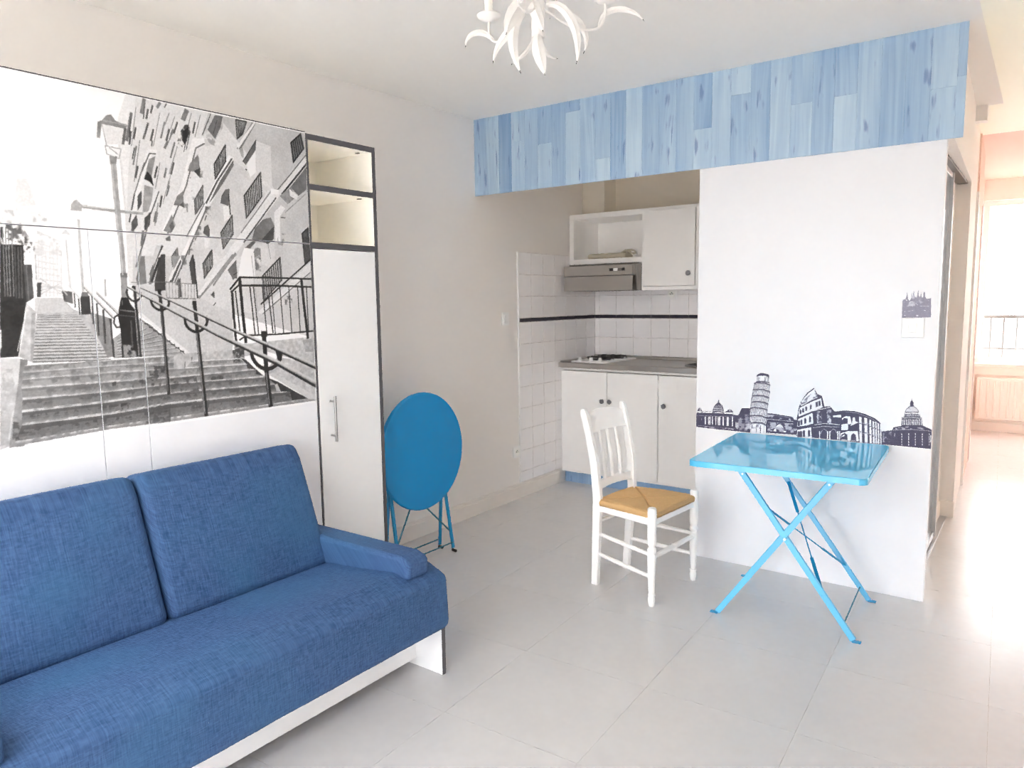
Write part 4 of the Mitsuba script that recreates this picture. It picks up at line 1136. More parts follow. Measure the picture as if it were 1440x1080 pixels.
[0,142,0,[9033,11885,11667,11882,14443,11812,16513,11760,16567,11720,14397,11773,11663,11843,9027,11850]],
[0,140,0,[9027,11850,11663,11843,14397,11773,16567,11720,16620,11680,14350,11735,11660,11805,9020,11815]],
[0,148,0,[9020,11815,11660,11805,14350,11735,16620,11680,16673,11640,14303,11697,11657,11767,9013,11780]],
[0,158,0,[9013,11780,11657,11767,14303,11697,16673,11640,16727,11600,14257,11658,11653,11728,9007,11745]],
[0,168,0,[9007,11745,11653,11728,14257,11658,16727,11600,16780,11560,14210,11620,11650,11690,9000,11710]],
[1,196,21,[9040,11920,11670,11920,14490,11850,16460,11800]],
[0,140,0,[9000,11710,11650,11690,14210,11620,16780,11560,16845,11520,14115,11572,11647,11638,8992,11667]],
[0,136,0,[8992,11667,11647,11638,14115,11572,16845,11520,16910,11480,14020,11523,11643,11587,8983,11623]],
[0,134,0,[8983,11623,11643,11587,14020,11523,16910,11480,16975,11440,13925,11475,11640,11535,8975,11580]],
[0,144,0,[8975,11580,11640,11535,13925,11475,16975,11440,17040,11400,13830,11427,11637,11483,8967,11537]],
[0,155,0,[8967,11537,11637,11483,13830,11427,17040,11400,17105,11360,13735,11378,11633,11432,8958,11493]],
[0,166,0,[8958,11493,11633,11432,13735,11378,17105,11360,17170,11320,13640,11330,11630,11380,8950,11450]],
[1,196,25,[9000,11710,11650,11690,14210,11620,16780,11560]],
[0,130,0,[8950,11450,11630,11380,13640,11330,17170,11320,17232,11265,13658,11292,11625,11327,8950,11392]],
[0,126,0,[8950,11392,11625,11327,13658,11292,17232,11265,17293,11210,13677,11253,11620,11273,8950,11333]],
[0,124,0,[8950,11333,11620,11273,13677,11253,17293,11210,17355,11155,13695,11215,11615,11220,8950,11275]],
[0,136,0,[8950,11275,11615,11220,13695,11215,17355,11155,17417,11100,13713,11177,11610,11167,8950,11217]],
[0,150,0,[8950,11217,11610,11167,13713,11177,17417,11100,17478,11045,13732,11138,11605,11113,8950,11158]],
[0,164,0,[8950,11158,11605,11113,13732,11138,17478,11045,17540,10990,13750,11100,11600,11060,8950,11100]],
[1,196,29,[8950,11450,11630,11380,13640,11330,17170,11320]],
[0,118,0,[8950,11100,11600,11060,13750,11100,17540,10990,17622,10933,13725,11047,11597,11003,8942,11037]],
[0,114,0,[8942,11037,11597,11003,13725,11047,17622,10933,17703,10877,13700,10993,11593,10947,8933,10973]],
[0,112,0,[8933,10973,11593,10947,13700,10993,17703,10877,17785,10820,13675,10940,11590,10890,8925,10910]],
[0,127,0,[8925,10910,11590,10890,13675,10940,17785,10820,17867,10763,13650,10887,11587,10833,8917,10847]],
[0,144,0,[8917,10847,11587,10833,13650,10887,17867,10763,17948,10707,13625,10833,11583,10777,8908,10783]],
[0,161,0,[8908,10783,11583,10777,13625,10833,17948,10707,18030,10650,13600,10780,11580,10720,8900,10720]],
[1,196,33,[8950,11100,11600,11060,13750,11100,17540,10990]],
[0,110,0,[8900,10720,11580,10720,13600,10780,18030,10650,18147,10588,13597,10717,11575,10652,8897,10653]],
[0,106,0,[8897,10653,11575,10652,13597,10717,18147,10588,18263,10527,13593,10653,11570,10583,8893,10587]],
[0,104,0,[8893,10587,11570,10583,13593,10653,18263,10527,18380,10465,13590,10590,11565,10515,8890,10520]],
[0,121,0,[8890,10520,11565,10515,13590,10590,18380,10465,18497,10403,13587,10527,11560,10447,8887,10453]],
[0,140,0,[8887,10453,11560,10447,13587,10527,18497,10403,18613,10342,13583,10463,11555,10378,8883,10387]],
[0,159,0,[8883,10387,11555,10378,13583,10463,18613,10342,18730,10280,13580,10400,11550,10310,8880,10320]],
[1,196,37,[8900,10720,11580,10720,13600,10780,18030,10650]],
[0,106,0,[8880,10320,11550,10310,13580,10400,18730,10280,18932,10200,13542,10303,11543,10233,8833,10227]],
[0,102,0,[8833,10227,11543,10233,13542,10303,18932,10200,19133,10120,13503,10207,11537,10157,8787,10133]],
[0,100,0,[8787,10133,11537,10157,13503,10207,19133,10120,19335,10040,13465,10110,11530,10080,8740,10040]],
[0,118,0,[8740,10040,11530,10080,13465,10110,19335,10040,19537,9960,13427,10013,11523,10003,8693,9947]],
[0,138,0,[8693,9947,11523,10003,13427,10013,19537,9960,19738,9880,13388,9917,11517,9927,8647,9853]],
[0,158,0,[8647,9853,11517,9927,13388,9917,19738,9880,19940,9800,13350,9820,11510,9850,8600,9760]],
[1,196,41,[8880,10320,11550,10310,13580,10400,18730,10280]],
[0,150,0,[8600,9760,11510,9850,13350,9820,19940,9800,20085,9742,13322,9750,11505,9795,8566,9693]],
[2,205,0,[9075,12060,11677,12046,14476,12025,16243,12052,16444,11818,14489,11862,11670,11929,9042,11930]],
[2,150,0,[9084,12096,11679,12078,14472,12070,16187,12117,16414,11854,14487,11888,11672,11947,9048,11950]],
[2,205,0,[9028,11857,11664,11851,14406,11781,16556,11728,16764,11572,14224,11632,11651,11702,9002,11720]],
[2,150,0,[9035,11895,11668,11892,14456,11822,16498,11771,16732,11596,14252,11654,11653,11724,9006,11742]],
[2,205,0,[8985,11632,11644,11597,14039,11533,16897,11488,17150,11332,13668,11344,11631,11396,8952,11463]],
[2,140,0,[8994,11679,11648,11653,14142,11585,16827,11531,17112,11356,13726,11374,11633,11426,8958,11489]],
[2,205,0,[8950,11345,11621,11284,13673,11261,17281,11221,17522,11006,13744,11112,11602,11076,8950,11118]],
[2,120,0,[8950,11408,11626,11342,13653,11302,17214,11280,17484,11040,13734,11134,11604,11108,8950,11152]],
[2,205,0,[8935,10986,11594,10958,13705,11004,17687,10888,18006,10667,13608,10796,11581,10737,8902,10739]],
[2,110,0,[8944,11054,11598,11019,13732,11062,17599,10949,17956,10701,13622,10828,11583,10771,8908,10777]],
[2,205,0,[8894,10600,11571,10597,13594,10666,18240,10539,18695,10298,13581,10419,11552,10330,8881,10340]],
[2,100,0,[8898,10672,11576,10671,13598,10734,18114,10606,18625,10336,13583,10457,11554,10372,8883,10380]],
[2,205,0,[8796,10152,11538,10172,13511,10226,19093,10136,19880,9824,13362,9849,11512,9873,8614,9788]],
[2,95,0,[8846,10253,11545,10255,13552,10330,18875,10222,19758,9872,13384,9907,11516,9919,8642,9844]],
[2,70,0,[11620,11350,11770,11380,11750,11080,11620,11090]],
[2,60,0,[11860,10610,12130,10610,12100,10300,11840,10340]],
[2,75,0,[8650,10450,8890,10380,8850,9870,8580,9910]],
[2,90,0,[12610,10360,13580,10390,13550,9750,12640,9800]],
[2,70,0,[12290,11360,13320,11460,13290,11070,12280,11100]],
[2,60,0,[12880,11820,13490,11770,13460,11410,12910,11460]],
[2,75,0,[15200,11250,15730,11230,15710,11070,15180,11070]],
[2,80,0,[13640,11270,14620,11300,14710,10720,13600,10780]],
[2,95,0,[12650,10280,13390,10430,13350,9820,12670,9860]],
[0,205,0,[12650,13630,12510,14130,13470,14180,14880,14100,16240,13550,16240,12470,16140,12080,14340,12100]],
[0,226,0,[12660,13630,12770,13660,14510,12100,14310,12100]],
[0,168,0,[11790,12830,12690,13430,13040,13240,14210,12110,11740,12150,11760,12370]],
[1,132,30,[11900,12710,12910,13100]],
[1,132,30,[11890,12620,13100,12950]],
[1,132,30,[11880,12540,13300,12810]],
[1,132,30,[11880,12450,13500,12660]],
[1,132,25,[11870,12360,13700,12510]],
[1,132,30,[11860,12280,13910,12350]],
[1,132,30,[11860,12190,14110,12200]],
[1,210,18,[11900,12740,12910,13130]],
[1,210,18,[11890,12650,13100,12980]],
[1,210,15,[11880,12560,13300,12840]],
[1,210,18,[11880,12480,13500,12690]],
[1,210,18,[11870,12390,13700,12540]],
[1,210,18,[11870,12310,13910,12380]],
[1,210,18,[11860,12220,14120,12230]],
[1,70,48,[12860,13280,12980,13250]],
[1,70,48,[13010,13150,13130,13130]],
[1,70,48,[13160,13030,13280,13000]],
[1,70,48,[13310,12900,13430,12880]],
[1,70,48,[13460,12770,13580,12750]],
[1,70,48,[13610,12640,13730,12620]],
[1,70,48,[13760,12510,13890,12490]],
[1,70,48,[13920,12380,14050,12360]],
[1,70,48,[14080,12250,14210,12220]],
[1,90,30,[12700,13460,14250,12130]],
[2,188,0,[14330,12950,16190,12870,16140,12080,14480,12130]],
[2,185,0,[13630,13880,15610,13790,15840,13010,14210,13080]],
[0,196,0,[16230,12340,20070,12480,20020,11240,17740,11980,16500,11860]],
[0,150,0,[16230,12240,16670,12250,16680,11780,16500,11860]],
[2,60,0,[16070,12120,16670,12250,16680,11850,16480,11630,16190,11650]],
[0,196,0,[17540,11240,18210,11740,20020,11350,19990,9800,19650,9850]],
[0,208,0,[17690,11080,17930,11130,20000,9950,19990,9800,19650,9840]],
[0,66,0,[16460,11850,16720,11740,17450,11040,18150,10730,19560,9880,18780,9900,18710,10260,18050,10350,17990,10670,17520,11030,17150,11130,17150,11320,16770,11400,16740,11570]],
[0,196,0,[17980,10640,18110,10660,18250,10330,18050,10350]],
[2,150,0,[19440,12370,20060,12410,20030,11830,19580,11860]],
[2,170,0,[14680,12180,16140,12080,16350,11800,14590,11870]],
[0,188,0,[13830,12140,16150,12160,16200,11820,14490,11850,14210,11620,13790,11650]],
[1,120,30,[14500,12000,14490,11850]],
[1,120,35,[14230,11840,14210,11620]],
[1,215,35,[14490,11850,16460,11800]],
[1,215,30,[14210,11620,16780,11560]],
[1,120,24,[13630,14720,14850,14640]],
[1,110,30,[13650,14150,14810,14110]],
[1,140,18,[13720,14720,13710,14140]],
[1,140,18,[13830,14710,13820,14140]],
[1,140,18,[13950,14700,13930,14140]],
[1,140,18,[14070,14690,14050,14140]],
[1,140,18,[14180,14690,14160,14130]],
[1,140,18,[14300,14680,14280,14130]],
[1,140,18,[14420,14670,14400,14130]],
[1,140,18,[14540,14660,14510,14120]],
[1,140,18,[14660,14650,14630,14120]],
[1,140,21,[14780,14650,14750,14120]],
[1,130,24,[12500,14680,13630,14710]],
[1,120,54,[14190,14670,14160,14150]],
[1,74,49,[17240,14550,17360,12680]],
[1,74,49,[17640,14550,17740,12680]],
[1,74,42,[18050,14550,18140,12680]],
[1,74,49,[18460,14560,18540,12680]],
[1,74,49,[18890,14560,18940,12680]],
[1,74,49,[19330,14560,19360,12690]],
[1,74,49,[19780,14560,19790,12690]],
[1,62,56,[17080,14550,17200,12690]],
[1,62,56,[17910,14160,18030,12720]],
[1,62,56,[16440,14400,16540,12790]],
[1,46,72,[16220,14460,16660,14920,17920,14930,20080,14910]],
[1,44,78,[16670,14610,18220,14620,20070,14570]],
[1,44,66,[16250,14350,16680,14690]],
[1,46,66,[16780,12680,18190,12660,20040,12720]],
[1,44,126,[16650,14890,16700,13570,16770,12410]],
[1,56,105,[16290,14400,16310,13390,16350,12280]],
[1,46,126,[19540,14860,19620,13720,19740,12430]],
[1,52,60,[16500,12520,16810,12690]],
[1,212,63,[10560,15980,10560,15210,10570,14510]],
[0,214,0,[10430,16170,10570,16340,10710,16160]],
[0,235,0,[10480,16140,10660,16150,10610,16000,10520,15990]],
[0,110,0,[10310,14400,10610,14370,10610,13980,10350,14070]],
[0,180,0,[10790,17100,10880,17230,10980,17280,11100,17140,11110,16920,10770,16930]],
[0,238,0,[10810,16890,11150,16900,11060,16640,10860,16650]],
[1,190,77,[10980,16650,10960,15580,10950,14400]],
[0,70,0,[10850,14230,11130,14240,11130,13640,10830,13640]],
[0,120,0,[10910,14370,11090,14350,11100,14210,10870,14210]],
[1,168,102,[11130,17080,12000,17040,13070,17020]],
[1,225,30,[11130,17100,13070,17070]],
[0,150,0,[11800,19820,11940,19890,12090,20080,12240,20140,12380,19960,12750,19870,12690,19750,11910,19780]],
[0,148,0,[11800,19820,11930,19800,11840,19310,11740,19330]],
[0,226,0,[11930,19780,12630,19710,12520,19240,12020,19130]],
[0,120,0,[12640,19790,12730,19780,12610,19220,12520,19240]],
[1,190,30,[11930,19770,12030,19130]],
[0,236,0,[11980,19110,12490,19070,12400,18750,12020,18850]],
[1,170,30,[11980,19110,12020,18840,12400,18750,12490,19070,11980,19110]],
[1,150,24,[12100,19070,12380,18880]],
[0,146,0,[12090,18790,12350,18810,12290,18520,12110,18510]],
[1,170,54,[11990,19900,12750,19880]],
[1,172,180,[12210,18520,12220,17490,12250,16290]],
[1,198,48,[12160,18520,12170,17480,12200,16280]],
[1,168,154,[12260,16310,12280,15640,12280,14930]],
[1,150,210,[12270,14930,12250,14140]],
[1,120,224,[12280,14950,12280,14890]],
[1,196,49,[12220,16310,12240,15630,12230,14930]],
[0,46,0,[12130,14180,12360,14170,12440,13930,12560,13780,12560,13080,12570,12150,12020,12150,12030,13100,11980,13530,12030,13810]],
[1,120,35,[12160,14070,12150,13920]],
[1,130,40,[12070,13760,12540,13690]],
[1,96,32,[12020,13590,12560,13520]],
[1,92,48,[12400,13390,12390,12470]],
[2,170,0,[12080,12600,12550,12540,12550,12150,12070,12170]],
[1,60,56,[12000,13590,11870,13540,11830,13330,11910,13180,12000,13190]],
[1,72,42,[11200,14210,11180,13340]],
[1,72,49,[11340,13990,11320,12940]],
[1,72,64,[11520,13770,11510,12670]],
[1,72,63,[11730,13480,11750,12210]],
[1,72,35,[10670,14350,10670,13870]],
[1,72,42,[10790,14150,10790,13650]],
[1,72,35,[10370,14400,10380,14120]],
[1,90,35,[10980,14510,11390,14000,11820,13490]],
[1,222,63,[10990,14550,11400,14060,11850,13540]],
[1,206,56,[11350,14370,11680,14000,12000,13680]],
[1,110,28,[11360,14310,11980,13620]],
[1,215,49,[10520,14570,10830,14140]],
[1,200,35,[10280,14510,10460,14260]],
[1,190,56,[11650,14770,11640,14220]],
[1,58,90,[12600,14540,12610,14070,12640,12160]],
[1,58,114,[13460,14390,13500,13700,13550,10750]],
[1,48,144,[14740,13990,14780,12930,14930,9780]],
[1,44,192,[17600,12700,17620,11300,17740,9780]],
[1,120,20,[12570,14010,12610,12200]],
[1,120,30,[13470,13650,13520,10850]],
[1,140,42,[14750,12870,14880,9860]],
[1,130,56,[17610,11160,17680,9830]],
[1,56,66,[12360,14450,12330,14380,12330,14310,12350,14240,12380,14170,12430,14120,12480,14070,12550,14050,12620,14050,12680,14080,12740,14130,12790,14190,12810,14260,12800,14330]],
[1,54,84,[13160,14130,13140,14040,13160,13960,13190,13890,13240,13830,13310,13780,13380,13740,13460,13730,13550,13740,13630,13770,13700,13820,13750,13880,13780,13960,13780,14050]],
[1,46,102,[14350,13430,14330,13320,14350,13210,14400,13110,14470,13030,14570,12960,14680,12920,14790,12920,14900,12940,15000,13000,15090,13080,15160,13170,15200,13280,15210,13390]],
[1,42,154,[16980,12080,16990,11940,17030,11780,17120,11630,17230,11500,17380,11390,17540,11310,17720,11290,17900,11320,18070,11400,18210,11510,18310,11650,18340,11820,18300,12000]],
[1,46,154,[18150,12090,18250,11660]],
[1,60,72,[15170,13480,15180,13260]],
[1,60,60,[13760,14070,13760,13910]],
[0,52,0,[12780,14550,13840,14100,13830,14020,12770,14500]],
[0,205,0,[12780,14550,13840,14100,13830,14060,12770,14530]],
[0,160,0,[12770,14530,13840,14070,13830,14050,12770,14520]],
[0,52,0,[13840,14100,15040,13550,15030,13440,13830,14020]],
[0,205,0,[13840,14100,15040,13550,15040,13500,13830,14060]],
[0,160,0,[13840,14070,15040,13510,15040,13490,13830,14050]],
[0,52,0,[15040,13550,16420,12910,16410,12780,15030,13440]],
[0,205,0,[15040,13550,16420,12910,16410,12850,15040,13500]],
[0,160,0,[15040,13510,16410,12860,16410,12830,15040,13490]],
[0,52,0,[16420,12910,17760,12340,17750,12160,16410,12780]],
[0,205,0,[16420,12910,17760,12340,17760,12260,16410,12850]],
[0,160,0,[16410,12860,17760,12270,17760,12230,16410,12830]],
[0,52,0,[17760,12340,20070,11320,20060,11070,17750,12160]],
[0,205,0,[17760,12340,20070,11320,20070,11200,17760,12260]],
[0,160,0,[17760,12270,20070,11220,20070,11170,17760,12230]],
[0,52,0,[12350,14580,12820,14320,12810,14240,12350,14510]],
[0,205,0,[12350,14580,12820,14320,12820,14280,12350,14550]],
[0,160,0,[12350,14550,12820,14290,12810,14270,12350,14540]],
[0,52,0,[12820,14320,14310,13530,14300,13400,12810,14240]],
[0,205,0,[12820,14320,14310,13530,14310,13470,12820,14280]],
[0,160,0,[12820,14290,14310,13480,14300,13450,12810,14270]],
[0,52,0,[14310,13530,15550,12880,15540,12710,14300,13400]],
[0,205,0,[14310,13530,15550,12880,15540,12800,14310,13470]],
[0,160,0,[14310,13480,15550,12810,15540,12770,14300,13450]],
[0,52,0,[15550,12880,16900,12230,16890,12020,15540,12710]],
[0,205,0,[15550,12880,16900,12230,16890,12130,15540,12800]],
[0,160,0,[15550,12810,16890,12150,16890,12110,15540,12770]],
[0,52,0,[16900,12230,18130,11640,18110,11400,16890,12020]],
[0,205,0,[16900,12230,18130,11640,18120,11530,16890,12130]],
[0,160,0,[16890,12150,18120,11550,18120,11500,16890,12110]],
[0,52,0,[18130,11640,20050,10600,20030,10280,18110,11400]],
[0,205,0,[18130,11640,20050,10600,20040,10450,18120,11530]],
[0,160,0,[18120,11550,20050,10480,20040,10410,18120,11500]],
[0,44,0,[13400,14450,13530,14450,13520,14330,13400,14330]],
[0,44,0,[14660,14050,14820,14050,14810,13900,14650,13900]],
[0,44,0,[17480,12830,17750,12810,17740,12580,17470,12600]],
[0,44,0,[12520,14570,12600,14580,12590,14490,12510,14490]]]
sh = Sheet(BY0, BY1, CUT, BT, .0012, 246)
for kind, g, w, l in MURAL:
    p = pairs(l)
    if kind == 0: sh.fill(p, g)
    elif kind == 1: sh.stroke(p, w / 10000, g)
    else: sh.mottle(p, g)
# the part left of the fence repeats its tone; print grain
c = sh.c * (1 + .10 * (sh.n2 - .5) * (sh.c < 235)) + (sh.n3 - .5) * 22 * (sh.c < 215)
c = c * (1 + .30 * (sh.n1 - .5) * (sh.c < 200))
c = 255 * (np.clip(c, 12, 250) / 255) ** 1.17
k = np.ones(2) / 2
cb_ = c.copy(); cb_[1:-1, 1:-1] = .4 * c[1:-1, 1:-1] + .15 * (c[2:, 1:-1] + c[:-2, 1:-1] + c[1:-1, 2:] + c[1:-1, :-2])
def lin(v): v = v / 255; return np.where(v <= .04045, v / 12.92, ((v + .055) / 1.055) ** 2.4)
from scipy.ndimage import map_coordinates
for key, y0, y1, z0, z1 in PANELS:
    ny, nz = int((y1 - y0) / .0023) + 2, int((z1 - z0) / .0023) + 2
    ys_, zs_ = np.linspace(y0, y1, ny), np.linspace(z0, z1, nz)
    Yg, Zg = np.meshgrid(ys_, zs_, indexing='ij')
    val = map_coordinates(cb_, [(Yg - sh.a0) / sh.res, (Zg - sh.b0) / sh.res], order=1, mode='nearest')
    V = np.stack([np.full_like(Yg, BX + .0004), Yg, Zg], -1).reshape(-1, 3); idx = np.arange(ny * nz).reshape(ny, nz)
    Fq = np.stack([idx[:-1, :-1], idx[1:, :-1], idx[1:, 1:], idx[:-1, 1:]], -1).reshape(-1, 4)
    col = lin(val).reshape(-1, 1) * np.array([[1.0, .992, 1.0]])
    part(key, 'photo_print', (V, Fq), 'm_print', smooth=False, label='black and white photograph of steps, street lamps and a facade', color=col)

# ------------------------------------------------------------------ dark print stickers on the partition (units 0.1 mm: x, z on the partition)
def sticker(name, label, data, a0, a1, b0, b1, tint):
    st = Sheet(a0, a1, b0, b1, .0011, 240)
    for kind, g, w, l in data:
        p = pairs(l)
        if kind == 0: st.fill(p, g, True)
        elif kind == 1: st.stroke(p, w / 10000, g)
        else: st.mottle(p, g)
    c = np.clip(st.c + (st.n2 - .5) * 22, 40, 240)
    i, j = np.nonzero(st.m[:-1, :-1] & st.m[1:, :-1] & st.m[1:, 1:] & st.m[:-1, 1:])
    n = st.nb; quads = np.stack([i * n + j, (i + 1) * n + j, (i + 1) * n + j + 1, i * n + j + 1], -1)
    used, inv = np.unique(quads, return_inverse=True); F4 = inv.reshape(-1, 4)
    A, B = st.a0 + (used // n) * st.res, st.b0 + (used % n) * st.res
    V = np.stack([A, np.full(len(A), PB - .0006), B], -1)
    val = c[used // n, used % n][:, None]; t = np.clip((val - 60) / 170, 0, 1)
    col = lin(np.array(tint)[None, :] * (1 - t) + np.array([238, 238, 242.0])[None, :] * t)
    k = thing(name, label, 'sticker')
    scene[k] = mikit.ply((V, F4), 'm_sticker', color=col)
